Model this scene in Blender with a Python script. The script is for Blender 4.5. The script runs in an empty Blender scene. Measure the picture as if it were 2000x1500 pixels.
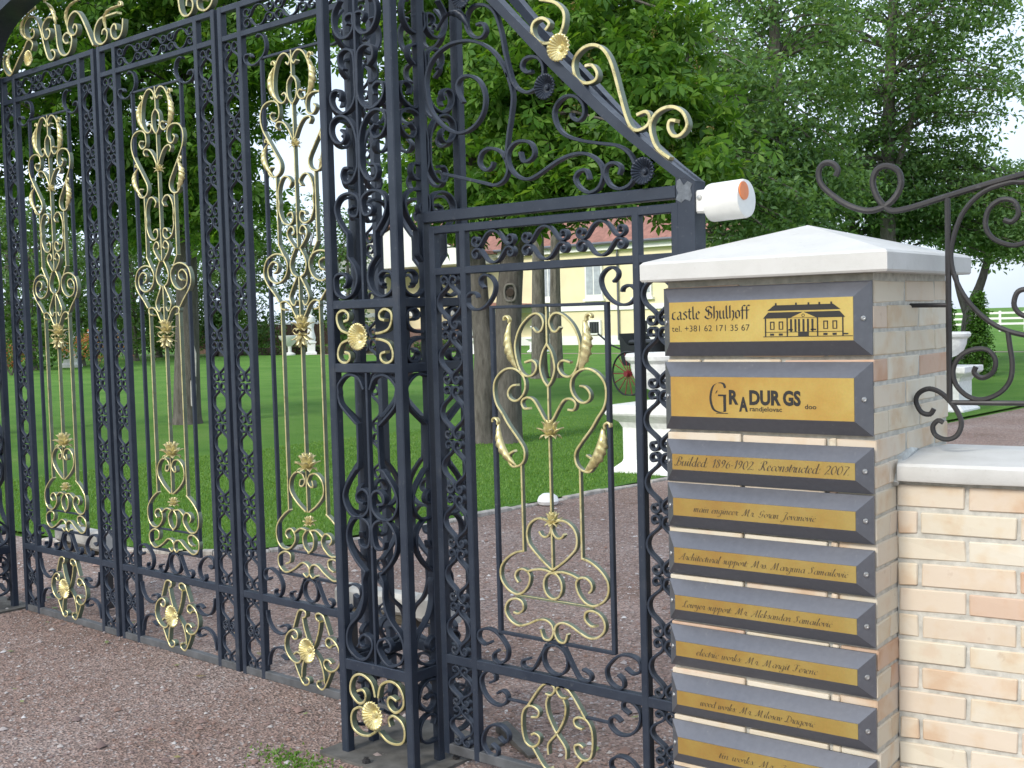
import bpy, bmesh, math, random
import numpy as np
from mathutils import Matrix, Vector
random.seed(7); RNG = np.random.default_rng(11)
S = bpy.context.scene
R = math.radians

# ------------------------------------------------------------------ camera
cam = bpy.data.cameras.new('camera'); camo = bpy.data.objects.new('camera', cam)
S.collection.objects.link(camo); S.camera = camo
cam.sensor_width = 36.0; cam.lens = 42.1; cam.clip_start = 0.05; cam.clip_end = 2000
pitch, roll, yaw = R(3.12), R(-1.56), R(39.6)
fwd = Vector((0, math.cos(pitch), -math.sin(pitch))); rgt = Vector((1, 0, 0)); upv = rgt.cross(fwd)
r2 = math.cos(roll)*rgt + math.sin(roll)*upv; u2 = -math.sin(roll)*rgt + math.cos(roll)*upv
RZ = Matrix.Rotation(yaw, 3, 'Z'); r2, u2, f2 = RZ @ r2, RZ @ u2, RZ @ fwd
camo.matrix_world = Matrix(((r2.x, u2.x, -f2.x, 0), (r2.y, u2.y, -f2.y, 0), (r2.z, u2.z, -f2.z, 1.70), (0, 0, 0, 1)))
S.render.resolution_x, S.render.resolution_y = 1024, 768

# ------------------------------------------------------------------ sky and sun
SUN_EL, SUN_AZ = R(34), R(184)       # azimuth: compass angle of the sun measured from +Y towards +X
w = bpy.data.worlds.new('World'); S.world = w; w.use_nodes = True
nt = w.node_tree; nt.nodes.clear()
sky = nt.nodes.new('ShaderNodeTexSky'); sky.sky_type = 'NISHITA'; sky.sun_disc = False
sky.sun_elevation = SUN_EL; sky.sun_rotation = SUN_AZ; sky.air_density = 1.0; sky.dust_density = 2.2; sky.ozone_density = 1.0
tc = nt.nodes.new('ShaderNodeTexCoord'); nz = nt.nodes.new('ShaderNodeTexNoise'); nz.inputs['Scale'].default_value = 2.2
nz.inputs['Detail'].default_value = 6
rp = nt.nodes.new('ShaderNodeMapRange'); rp.inputs[1].default_value = .35; rp.inputs[2].default_value = .62
rp.inputs[3].default_value = .45; rp.inputs[4].default_value = .92
mx = nt.nodes.new('ShaderNodeMix'); mx.data_type = 'RGBA'
mx.inputs[7].default_value = (7.9, 9.1, 10.9, 1)          # thin bright cloud in front of the blue
bg = nt.nodes.new('ShaderNodeBackground'); bg.inputs['Strength'].default_value = 0.105
wo = nt.nodes.new('ShaderNodeOutputWorld')
nt.links.new(tc.outputs['Generated'], nz.inputs['Vector']); nt.links.new(nz.outputs[0], rp.inputs[0])
nt.links.new(rp.outputs[0], mx.inputs[0]); nt.links.new(sky.outputs[0], mx.inputs[6])
nt.links.new(mx.outputs[2], bg.inputs['Color']); nt.links.new(bg.outputs[0], wo.inputs['Surface'])
sl = bpy.data.lights.new('sun', 'SUN'); sl.energy = 1.9; sl.angle = R(14); sl.color = (1.0, 0.95, 0.87)
so = bpy.data.objects.new('sun', sl); S.collection.objects.link(so)
sd = Vector((math.sin(SUN_AZ)*math.cos(SUN_EL), math.cos(SUN_AZ)*math.cos(SUN_EL), math.sin(SUN_EL)))
so.rotation_euler = sd.to_track_quat('Z', 'Y').to_euler(); so.location = (0, -5, 12)
S.view_settings.view_transform = 'Standard'; S.view_settings.look = 'None'
S.cycles.adaptive_threshold = .02; S.cycles.max_bounces = 6; S.cycles.diffuse_bounces = 3; S.cycles.glossy_bounces = 3; S.cycles.transmission_bounces = 3
S.view_settings.exposure = 0.60; S.view_settings.gamma = 1.0

# ------------------------------------------------------------------ materials
def new_mat(name):
    m = bpy.data.materials.new(name); m.use_nodes = True
    n = m.node_tree.nodes; b = n['Principled BSDF']
    return m, m.node_tree, b
def noise(nt, scale, detail=4, coord='Object', rough=.55):
    t = nt.nodes.new('ShaderNodeTexCoord'); n = nt.nodes.new('ShaderNodeTexNoise')
    n.inputs['Scale'].default_value = scale; n.inputs['Detail'].default_value = detail; n.inputs['Roughness'].default_value = rough
    nt.links.new(t.outputs[coord], n.inputs['Vector']); return n
def ramp(nt, src, stops):
    r = nt.nodes.new('ShaderNodeValToRGB'); e = r.color_ramp.elements
    e[0].position, e[0].color = stops[0][0], (*stops[0][1], 1); e[1].position, e[1].color = stops[-1][0], (*stops[-1][1], 1)
    for p, c in stops[1:-1]:
        x = e.new(p); x.color = (*c, 1)
    nt.links.new(src, r.inputs[0]); return r
def mixc(nt, fac, a, b, mode='MIX'):
    m = nt.nodes.new('ShaderNodeMix'); m.data_type = 'RGBA'; m.blend_type = mode
    for sock, v in ((0, fac), (6, a), (7, b)):
        if hasattr(v, 'is_linked'): nt.links.new(v, m.inputs[sock])
        else: m.inputs[sock].default_value = v if sock == 0 else (*v, 1)
    return m.outputs[2]
def bump(nt, b, src, strength, dist=.01):
    u = nt.nodes.new('ShaderNodeBump'); u.inputs['Strength'].default_value = strength; u.inputs['Distance'].default_value = dist
    nt.links.new(src, u.inputs['Height']); nt.links.new(u.outputs[0], b.inputs['Normal'])

def iron_mat(name, c0, c1, rough):
    m, nt, b = new_mat(name)
    n = noise(nt, 9, 6); r = ramp(nt, n.outputs[0], [(.3, c0), (.7, c1)])
    d = noise(nt, 60, 5, rough=.7); dr = ramp(nt, d.outputs[0], [(.60, (0, 0, 0)), (.72, (.40, .40, .40))])
    col = mixc(nt, dr.outputs[0], r.outputs[0], (.13, .135, .14))
    e = noise(nt, 3.2, 6, rough=.7); er = ramp(nt, e.outputs[0], [(.60, (0, 0, 0)), (.78, (.55, .55, .55))]); col = mixc(nt, er.outputs[0], col, (.085, .085, .085))
    f_ = noise(nt, 21, 7, rough=.75); fr = ramp(nt, f_.outputs[0], [(.70, (0, 0, 0)), (.78, (.8, .8, .8))]); col = mixc(nt, fr.outputs[0], col, (.10, .055, .03))
    rr = ramp(nt, e.outputs[0], [(.3, (rough-.08,)*3), (.7, (rough+.2,)*3)]); nt.links.new(rr.outputs[0], b.inputs['Roughness'])
    nt.links.new(col, b.inputs['Base Color'])
    b.inputs['Metallic'].default_value = .05; b.inputs['Specular IOR Level'].default_value = .42; bump(nt, b, d.outputs[0], .12, .002); return m
M_IRON = iron_mat('dark_painted_iron', (.014, .021, .036), (.027, .036, .053), .42)
M_IRON2 = iron_mat('weathered_black_iron', (.020, .019, .020), (.038, .036, .036), .5)

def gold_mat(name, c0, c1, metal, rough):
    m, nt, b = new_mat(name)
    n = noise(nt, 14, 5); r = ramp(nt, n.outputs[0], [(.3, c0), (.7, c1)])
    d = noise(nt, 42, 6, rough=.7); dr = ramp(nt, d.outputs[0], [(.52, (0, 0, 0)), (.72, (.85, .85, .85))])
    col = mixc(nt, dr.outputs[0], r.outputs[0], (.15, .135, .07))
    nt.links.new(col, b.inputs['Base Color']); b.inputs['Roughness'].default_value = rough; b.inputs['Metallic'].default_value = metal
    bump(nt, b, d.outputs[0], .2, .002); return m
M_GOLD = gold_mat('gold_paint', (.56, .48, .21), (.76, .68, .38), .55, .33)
M_GOLDS = gold_mat('gold_bar_grey_green_side', (.115, .145, .10), (.17, .205, .145), .30, .42)  # bar sides and backs coloured darker and greener than the front edge

def simple(name, col, rough=.6, metal=0.0, var=.12, scale=20, bmp=.1):
    m, nt, b = new_mat(name)
    n = noise(nt, scale, 5)
    lo = tuple(c*(1-var) for c in col); hi = tuple(min(1, c*(1+var)) for c in col)
    r = ramp(nt, n.outputs[0], [(.3, lo), (.7, hi)]); nt.links.new(r.outputs[0], b.inputs['Base Color'])
    b.inputs['Roughness'].default_value = rough; b.inputs['Metallic'].default_value = metal
    if bmp: bump(nt, b, n.outputs[0], bmp, .004)
    return m
M_WHITE = simple('white_stone_paint', (.74, .74, .72), .6)
M_STEEL = simple('grey_brushed_plaque_frame', (.135, .14, .158), .36, .45, .06, 60, .02)
M_BLACK = simple('black_lettering', (.012, .011, .010), .6, 0, .05, 20, 0)
M_INK = simple('brown_engraved_script', (.07, .048, .024), .6, 0, .25, 90, 0)
M_SCREW = simple('screw_head', (.45, .45, .44), .35, .7, .1, 40, 0)
M_PLASTIC = simple('white_housing', (.70, .70, .67), .38, 0, .10, 14, .05)
M_MOTORW = simple('dusty_white_housing', (.46, .45, .42), .6, 0, .18, 12, .1)
M_ORANGE = simple('orange_disc', (.72, .2, .05), .4, 0, .1, 20, 0)
M_RED = simple('red_spokes', (.24, .025, .03), .5)
M_CARBLK = simple('black_carriage', (.02, .021, .024), .45)
M_DUST = simple('dusty_steel_plate', (.105, .10, .09), .85, .1, .35, 14, .3)
M_DUSTI = simple('dusty_painted_iron', (.075, .078, .082), .7, .05, .4, 10, .15)
M_SOIL = simple('dark_soil', (.04, .028, .02), .9)
M_BROWNF = simple('brown_boards', (.09, .05, .035), .8)
M_MOTOR = simple('brown_motor_arm', (.09, .075, .05), .5)

def frame_grime(m):
    nt = m.node_tree; b = nt.nodes['Principled BSDF']; src = b.inputs['Base Color'].links[0].from_socket
    d = noise(nt, 30, 6, rough=.75); dr = ramp(nt, d.outputs[0], [(.62, (0, 0, 0)), (.72, (.5, .5, .5))]); c = mixc(nt, dr.outputs[0], src, (.26, .255, .24)); nt.links.new(c, b.inputs['Base Color'])
    e = noise(nt, 7, 5); rr = ramp(nt, e.outputs[0], [(.3, (.28,)*3), (.7, (.52,)*3)]); nt.links.new(rr.outputs[0], b.inputs['Roughness'])
frame_grime(M_STEEL)
def plate_mat(name, stops):
    m, nt, b = new_mat(name)
    n = noise(nt, 5, 5, rough=.6); r = ramp(nt, n.outputs[0], stops)
    d = noise(nt, 160, 3); col = mixc(nt, .12, r.outputs[0], d.outputs[1], 'OVERLAY')
    nt.links.new(col, b.inputs['Base Color']); b.inputs['Roughness'].default_value = .42; b.inputs['Metallic'].default_value = .3
    return m
M_PLATE = plate_mat('bright_gold_plate', [(.3, (.40, .25, .055)), (.5, (.45, .32, .08)), (.72, (.50, .39, .12))])
M_PLATE2 = plate_mat('orange_gold_plate', [(.3, (.37, .20, .045)), (.5, (.42, .265, .062)), (.72, (.46, .34, .095))])
M_PLATE3 = plate_mat('dull_brass_strip', [(.3, (.30, .165, .042)), (.5, (.34, .225, .058)), (.72, (.37, .275, .085))])

def brick_mat():
    m, nt, b = new_mat('cream_brick')
    oi = nt.nodes.new('ShaderNodeObjectInfo')
    base = ramp(nt, oi.outputs['Random'], [(0, (.57, .50, .385)), (.25, (.60, .54, .43)), (.5, (.59, .495, .39)), (.75, (.63, .58, .475)), (.9, (.57, .45, .345)), (1, (.50, .33, .24))])
    t = nt.nodes.new('ShaderNodeTexCoord'); mp = nt.nodes.new('ShaderNodeVectorMath'); mp.operation = 'ADD'
    k = nt.nodes.new('ShaderNodeCombineXYZ'); mm = nt.nodes.new('ShaderNodeMath'); mm.operation = 'MULTIPLY'; mm.inputs[1].default_value = 37
    nt.links.new(oi.outputs['Random'], mm.inputs[0]); nt.links.new(mm.outputs[0], k.inputs[0]); nt.links.new(mm.outputs[0], k.inputs[2])
    nt.links.new(t.outputs['Object'], mp.inputs[0]); nt.links.new(k.outputs[0], mp.inputs[1])
    n = nt.nodes.new('ShaderNodeTexNoise'); n.inputs['Scale'].default_value = 9; n.inputs['Detail'].default_value = 5
    nt.links.new(mp.outputs[0], n.inputs['Vector'])
    st = ramp(nt, n.outputs[0], [(.33, (.84, .62, .44)), (.44, (.97, .90, .80)), (.52, (1, 1, 1)), (.62, (1.0, 1.0, .98)), (.72, (.93, .80, .72))])
    c = mixc(nt, .6, base.outputs[0], st.outputs[0], 'MULTIPLY')
    n2 = nt.nodes.new('ShaderNodeTexNoise'); n2.inputs['Scale'].default_value = 26; n2.inputs['Detail'].default_value = 4
    nt.links.new(mp.outputs[0], n2.inputs['Vector'])
    dk = ramp(nt, n2.outputs[0], [(.68, (0, 0, 0)), (.78, (.6, .6, .6))]); c = mixc(nt, dk.outputs[0], c, (.40, .29, .20))
    nt.links.new(c, b.inputs['Base Color']); b.inputs['Roughness'].default_value = .85
    bump(nt, b, n2.outputs[0], .35, .004); return m
M_BRICK = brick_mat()
M_MORTAR = simple('grey_mortar', (.46, .445, .395), .95, 0, .25, 35, .5)
def concrete_mat():
    m, nt, b = new_mat('pale_cast_coping')
    n = noise(nt, 5, 8, rough=.65); r = ramp(nt, n.outputs[0], [(.3, (.49, .485, .455)), (.6, (.56, .555, .53))])
    d = noise(nt, 34, 6, rough=.7); dr = ramp(nt, d.outputs[0], [(.60, (0, 0, 0)), (.80, (.55, .55, .55))])
    col = mixc(nt, dr.outputs[0], r.outputs[0], (.32, .305, .265))
    nt.links.new(col, b.inputs['Base Color']); b.inputs['Roughness'].default_value = .8; bump(nt, b, d.outputs[0], .3, .004); return m
M_CONC = concrete_mat()
def gravel_mat():
    m, nt, b = new_mat('red_grey_gravel')
    n = noise(nt, .9, 8, rough=.62); r = ramp(nt, n.outputs[0], [(.30, (.19, .125, .098)), (.45, (.25, .175, .145)), (.58, (.285, .215, .187)), (.72, (.30, .24, .215))])
    t = nt.nodes.new('ShaderNodeTexCoord'); v = nt.nodes.new('ShaderNodeTexVoronoi'); v.inputs['Scale'].default_value = 85
    nt.links.new(t.outputs['Object'], v.inputs['Vector'])
    v2 = nt.nodes.new('ShaderNodeTexVoronoi'); v2.inputs['Scale'].default_value = 38; nt.links.new(t.outputs['Object'], v2.inputs['Vector'])
    s2 = nt.nodes.new('ShaderNodeSeparateColor'); nt.links.new(v2.outputs['Color'], s2.inputs[0]); g2 = ramp(nt, s2.outputs[2], [(0, (.72, .70, .68)), (1, (1.18, 1.16, 1.15))])
    c = mixc(nt, .8, r.outputs[0], g2.outputs[0], 'MULTIPLY'); sp = nt.nodes.new('ShaderNodeSeparateColor'); nt.links.new(v.outputs['Color'], sp.inputs[0])
    g3 = ramp(nt, sp.outputs[2], [(0, (.66, .63, .61)), (.5, (1, 1, 1)), (1, (1.22, 1.2, 1.19))]); c = mixc(nt, .8, c, g3.outputs[0], 'MULTIPLY')
    wr = ramp(nt, sp.outputs[0], [(.90, (0, 0, 0)), (.94, (.7, .7, .7))]); c = mixc(nt, wr.outputs[0], c, (.40, .36, .34))
    dr = ramp(nt, sp.outputs[1], [(.80, (0, 0, 0)), (.86, (.7, .7, .7))]); c = mixc(nt, dr.outputs[0], c, (.08, .055, .045))
    nt.links.new(c, b.inputs['Base Color']); b.inputs['Roughness'].default_value = .9
    bump(nt, b, v.outputs['Distance'], .7, .012); return m
M_GRAVEL = gravel_mat()
def pebble_mat():
    m, nt, b = new_mat('loose_pebbles')
    g = nt.nodes.new('ShaderNodeNewGeometry')
    r = ramp(nt, g.outputs['Random Per Island'], [(0, (.20, .12, .09)), (.3, (.27, .18, .15)), (.55, (.16, .11, .10)), (.75, (.34, .28, .26)), (.95, (.42, .39, .37)), (1, (.56, .54, .53))])
    nt.links.new(r.outputs[0], b.inputs['Base Color']); b.inputs['Roughness'].default_value = .8; return m
M_PEBBLE = pebble_mat()
def lawn_mat():
    m, nt, b = new_mat('mown_lawn')
    n = noise(nt, .55, 9, rough=.68); r = ramp(nt, n.outputs[0], [(.3, (.082, .195, .034)), (.45, (.110, .242, .044)), (.58, (.138, .272, .054)), (.72, (.175, .285, .072))])
    d = noise(nt, 90, 4, rough=.7); dr = ramp(nt, d.outputs[0], [(.3, (.5, .55, .45)), (.7, (1.25, 1.2, 1.2))])
    c = mixc(nt, 1.0, r.outputs[0], dr.outputs[0], 'MULTIPLY')
    nt.links.new(c, b.inputs['Base Color']); b.inputs['Roughness'].default_value = .95; b.inputs['Specular IOR Level'].default_value = .1
    bump(nt, b, d.outputs[0], .8, .03); return m
M_LAWN = lawn_mat()
def leaf_mat(name, stops, trans=.35, rough=.5):
    m, nt, b = new_mat(name)
    g = nt.nodes.new('ShaderNodeNewGeometry'); r = ramp(nt, g.outputs['Random Per Island'], stops)
    nt.links.new(r.outputs[0], b.inputs['Base Color']); b.inputs['Roughness'].default_value = rough; b.inputs['Specular IOR Level'].default_value = .3
    tr = nt.nodes.new('ShaderNodeBsdfTranslucent'); ms = nt.nodes.new('ShaderNodeMixShader'); ms.inputs[0].default_value = trans
    c2 = mixc(nt, 1.0, r.outputs[0], (1.45, 1.35, .5), 'MULTIPLY'); nt.links.new(c2, tr.inputs['Color'])
    out = nt.nodes['Material Output']; nt.links.new(b.outputs[0], ms.inputs[1]); nt.links.new(tr.outputs[0], ms.inputs[2]); nt.links.new(ms.outputs[0], out.inputs['Surface'])
    return m
M_CHEST = leaf_mat('chestnut_leaf', [(0, (.046, .122, .018)), (.35, (.080, .192, .027)), (.75, (.125, .255, .040)), (1, (.185, .315, .062))], .48)
M_ASH = leaf_mat('small_grey_green_leaf', [(0, (.070, .145, .052)), (.4, (.115, .225, .078)), (.8, (.165, .29, .11)), (1, (.22, .34, .15))], .48)
M_FAR = leaf_mat('light_spring_leaf', [(0, (.045, .105, .025)), (.5, (.075, .155, .036)), (1, (.12, .21, .055))])
M_BOX = leaf_mat('clipped_hedge_leaf', [(0, (.035, .095, .012)), (.5, (.06, .15, .018)), (1, (.09, .2, .03))], .2)
M_GRASS = leaf_mat('grass_blade', [(0, (.095, .205, .034)), (.5, (.13, .26, .05)), (1, (.19, .31, .075))], .4)
M_FLOWER = leaf_mat('orange_blossom', [(0, (.38, .11, .04)), (.45, (.46, .18, .06)), (.5, (.07, .15, .03)), (1, (.10, .2, .04))], .2)
M_PANICLE = leaf_mat('chestnut_blossom', [(0, (.26, .22, .08)), (1, (.40, .30, .13))], .3)
def bark_mat(name, a, c):
    m, nt, b = new_mat(name)
    t = nt.nodes.new('ShaderNodeTexCoord'); mp = nt.nodes.new('ShaderNodeMapping'); mp.inputs['Scale'].default_value = (9, 9, 2.2)
    nt.links.new(t.outputs['Object'], mp.inputs[0]); n = nt.nodes.new('ShaderNodeTexNoise'); n.inputs['Scale'].default_value = 1.6; n.inputs['Detail'].default_value = 8
    n.inputs['Roughness'].default_value = .7; nt.links.new(mp.outputs[0], n.inputs['Vector'])
    r = ramp(nt, n.outputs[0], [(.3, a), (.7, c)]); nt.links.new(r.outputs[0], b.inputs['Base Color']); b.inputs['Roughness'].default_value = .95
    bump(nt, b, n.outputs[0], .8, .05); return m
M_BARK = bark_mat('grey_chestnut_bark', (.050, .044, .036), (.155, .142, .122))
M_BARK2 = bark_mat('pale_ash_bark', (.06, .055, .045), (.2, .185, .155))
M_YELLOW = simple('cream_yellow_render', (.75, .67, .43), .85, 0, .07, .8, .05)
M_TRIM = simple('white_trim', (.78, .78, .74), .8, 0, .04, 2, 0)
M_ROOF = simple('red_clay_tiles', (.27, .13, .10), .85, 0, .3, 3, .2)
M_GLASSD = simple('dark_window', (.03, .032, .035), .2, 0, .1, 3, 0)
M_BRICKR = simple('reddish_steps', (.36, .22, .17), .85, 0, .2, 6, .2)

# ------------------------------------------------------------------ mesh helpers
COL = S.collection
class MB:
    def __init__(s): s.v = []; s.f = []; s.m = []
    def add(s, vs, fs, mi=0):
        o = len(s.v); s.v += [tuple(p) for p in vs]
        for f in fs: s.f.append(tuple(i+o for i in f)); s.m.append(mi)
    def box(s, x0, x1, y0, y1, z0, z1, mi=0):
        s.add([(x0,y0,z0),(x1,y0,z0),(x1,y1,z0),(x0,y1,z0),(x0,y0,z1),(x1,y0,z1),(x1,y1,z1),(x0,y1,z1)],
              [(0,3,2,1),(4,5,6,7),(0,1,5,4),(1,2,6,5),(2,3,7,6),(3,0,4,7)], mi); return s
    def bar(s, x0, x1, y0, y1, z0, z1, ax='z', c=.003, mi=0, ms=None):   # chamfered bar along an axis
        if ax == 'z': a0,a1,b0,b1,l0,l1 = x0,x1,y0,y1,z0,z1; mk = lambda a,b,l: (a,b,l)
        elif ax == 'x': a0,a1,b0,b1,l0,l1 = y0,y1,z0,z1,x0,x1; mk = lambda a,b,l: (l,a,b)
        else: a0,a1,b0,b1,l0,l1 = z0,z1,x0,x1,y0,y1; mk = lambda a,b,l: (b,l,a)
        pr = [(a0+c,b0),(a1-c,b0),(a1,b0+c),(a1,b1-c),(a1-c,b1),(a0+c,b1),(a0,b1-c),(a0,b0+c)]
        vs = [mk(a,b,l0) for a,b in pr]+[mk(a,b,l1) for a,b in pr]
        fs = [(i,(i+1)%8,8+(i+1)%8,8+i) for i in range(8)]+[tuple(range(7,-1,-1)), tuple(range(8,16))]
        s.add(vs, fs, mi)
        if ms is not None:
            for k in (2, 4, 6): s.m[len(s.m)-10+k] = ms
        return s
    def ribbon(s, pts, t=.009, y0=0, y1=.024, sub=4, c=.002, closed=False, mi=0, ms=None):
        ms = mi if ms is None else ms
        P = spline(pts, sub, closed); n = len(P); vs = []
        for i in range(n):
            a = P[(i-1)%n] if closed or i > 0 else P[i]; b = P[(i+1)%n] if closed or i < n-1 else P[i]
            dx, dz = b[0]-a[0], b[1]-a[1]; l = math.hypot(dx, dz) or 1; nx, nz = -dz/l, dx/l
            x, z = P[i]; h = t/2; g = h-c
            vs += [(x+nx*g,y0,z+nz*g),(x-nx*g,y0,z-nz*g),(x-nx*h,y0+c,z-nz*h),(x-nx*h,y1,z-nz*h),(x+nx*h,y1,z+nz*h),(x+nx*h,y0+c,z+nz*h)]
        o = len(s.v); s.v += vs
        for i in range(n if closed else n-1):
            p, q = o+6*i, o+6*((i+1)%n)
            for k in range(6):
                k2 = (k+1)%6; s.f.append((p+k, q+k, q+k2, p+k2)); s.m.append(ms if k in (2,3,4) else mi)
        if not closed:
            s.f.append(tuple(o+k for k in range(6))); s.m.append(mi); e = o+6*(n-1); s.f.append(tuple(e+k for k in range(5,-1,-1))); s.m.append(mi)
        return s
    def tube(s, pts, r, n=8, cap=True, mi=0):
        pts = [Vector(p) for p in pts]; rs = r if isinstance(r, (list, tuple)) else [r]*len(pts); o = len(s.v); ref = None
        for i, p in enumerate(pts):
            d = (pts[min(i+1, len(pts)-1)]-pts[max(i-1, 0)]).normalized()
            if ref is None: ref = d.orthogonal().normalized()
            ref = (ref-d*ref.dot(d)).normalized(); q = d.cross(ref)
            for k in range(n):
                a = 2*math.pi*k/n; s.v.append(tuple(p+(ref*math.cos(a)+q*math.sin(a))*rs[i]))
        for i in range(len(pts)-1):
            for k in range(n):
                a, b = o+i*n+k, o+i*n+(k+1)%n; s.f.append((a, b, b+n, a+n)); s.m.append(mi)
        if cap:
            s.f.append(tuple(o+k for k in range(n-1,-1,-1))); s.m.append(mi); e = o+(len(pts)-1)*n; s.f.append(tuple(e+k for k in range(n))); s.m.append(mi)
        return s
    def lathe(s, prof, n=24, c=(0,0), mi=0):
        o = len(s.v); k = len(prof)
        for j in range(n):
            a = 2*math.pi*j/n
            for r, z in prof: s.v.append((c[0]+r*math.cos(a), c[1]+r*math.sin(a), z))
        for j in range(n):
            for i in range(k-1):
                a, b = o+j*k+i, o+((j+1)%n)*k+i; s.f.append((a, b, b+1, a+1)); s.m.append(mi)
        s.f.append(tuple(o+j*k for j in range(n-1,-1,-1))); s.m.append(mi); s.f.append(tuple(o+j*k+k-1 for j in range(n))); s.m.append(mi)
        return s
    def poly(s, pts, y0, y1, mi=0):                             # polygon in XZ extruded along Y
        n = len(pts); vs = [(x, y0, z) for x, z in pts]+[(x, y1, z) for x, z in pts]
        s.add(vs, [tuple(range(n-1,-1,-1)), tuple(range(n, 2*n))]+[(i,(i+1)%n,n+(i+1)%n,n+i) for i in range(n)], mi); return s
    def mirror(s):                                              # adds the copy mirrored about x = 0
        n = len(s.v); s.v += [(-x, y, z) for x, y, z in s.v]
        for f, m in list(zip(s.f, s.m)): s.f.append(tuple(n+i for i in reversed(f))); s.m.append(m)
        return s
    def mesh(s, name, mats, smooth=True, ang=.6):
        me = bpy.data.meshes.new(name); me.from_pydata(s.v, [], s.f)
        for m in (mats if isinstance(mats, (list, tuple)) else [mats]): me.materials.append(m)
        if any(s.m): me.polygons.foreach_set('material_index', s.m)
        if smooth:
            me.polygons.foreach_set('use_smooth', [True]*len(me.polygons)); me.set_sharp_from_angle(angle=ang)
        me.update(); return me
def spline(pts, sub=4, closed=False):
    pts = list(pts); n = len(pts)
    if n < 3 or sub < 2: return pts
    out = []
    for i in range(n if closed else n-1):
        p1, p2 = pts[i], pts[(i+1)%n]
        p0 = pts[i-1] if closed or i > 0 else p1; p3 = pts[(i+2)%n] if closed or i < n-2 else p2
        for k in range(sub):
            t = k/sub; t2, t3 = t*t, t*t*t
            out.append(tuple(.5*((2*b)+(-a+c)*t+(2*a-5*b+4*c-d)*t2+(-a+3*b-3*c+d)*t3) for a, b, c, d in zip(p0, p1, p2, p3)))
    if not closed: out.append(pts[-1])
    return out
def put(name, me, parent=None, loc=(0,0,0), rot=(0,0,0)):
    o = bpy.data.objects.new(name, me); COL.objects.link(o); o.location = loc; o.rotation_euler = rot
    if parent: o.parent = parent
    return o
def part(name, mb, mat, parent, smooth=True, **k): return put(name, mb.mesh(name, mat, smooth), parent, **k)
def tag(o, label=None, cat=None, group=None, kind=None):
    if label: o['label'] = label
    if cat: o['category'] = cat
    if group: o['group'] = group
    if kind: o['kind'] = kind
    return o
def thing(name, label, cat, loc=(0,0,0), rz=0, group=None):
    o = bpy.data.objects.new(name, None); COL.objects.link(o); o.location = loc; o.rotation_euler = (0, 0, rz); o.empty_display_size = .1
    return tag(o, label, cat, group)
def dup(root, loc, rz, label, skip=()):
    r = root.copy(); COL.objects.link(r); r.location = loc; r.rotation_euler = (0, 0, rz); r['label'] = label
    for ch in list(root.children):
        if ch in skip: continue
        c = ch.copy(); COL.objects.link(c); c.parent = r
        for g in ch.children:
            d = g.copy(); COL.objects.link(d); d.parent = c
    return r
def solid(o, t=.003):
    m = o.modifiers.new('thickness', 'SOLIDIFY'); m.thickness = t; return o

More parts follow.
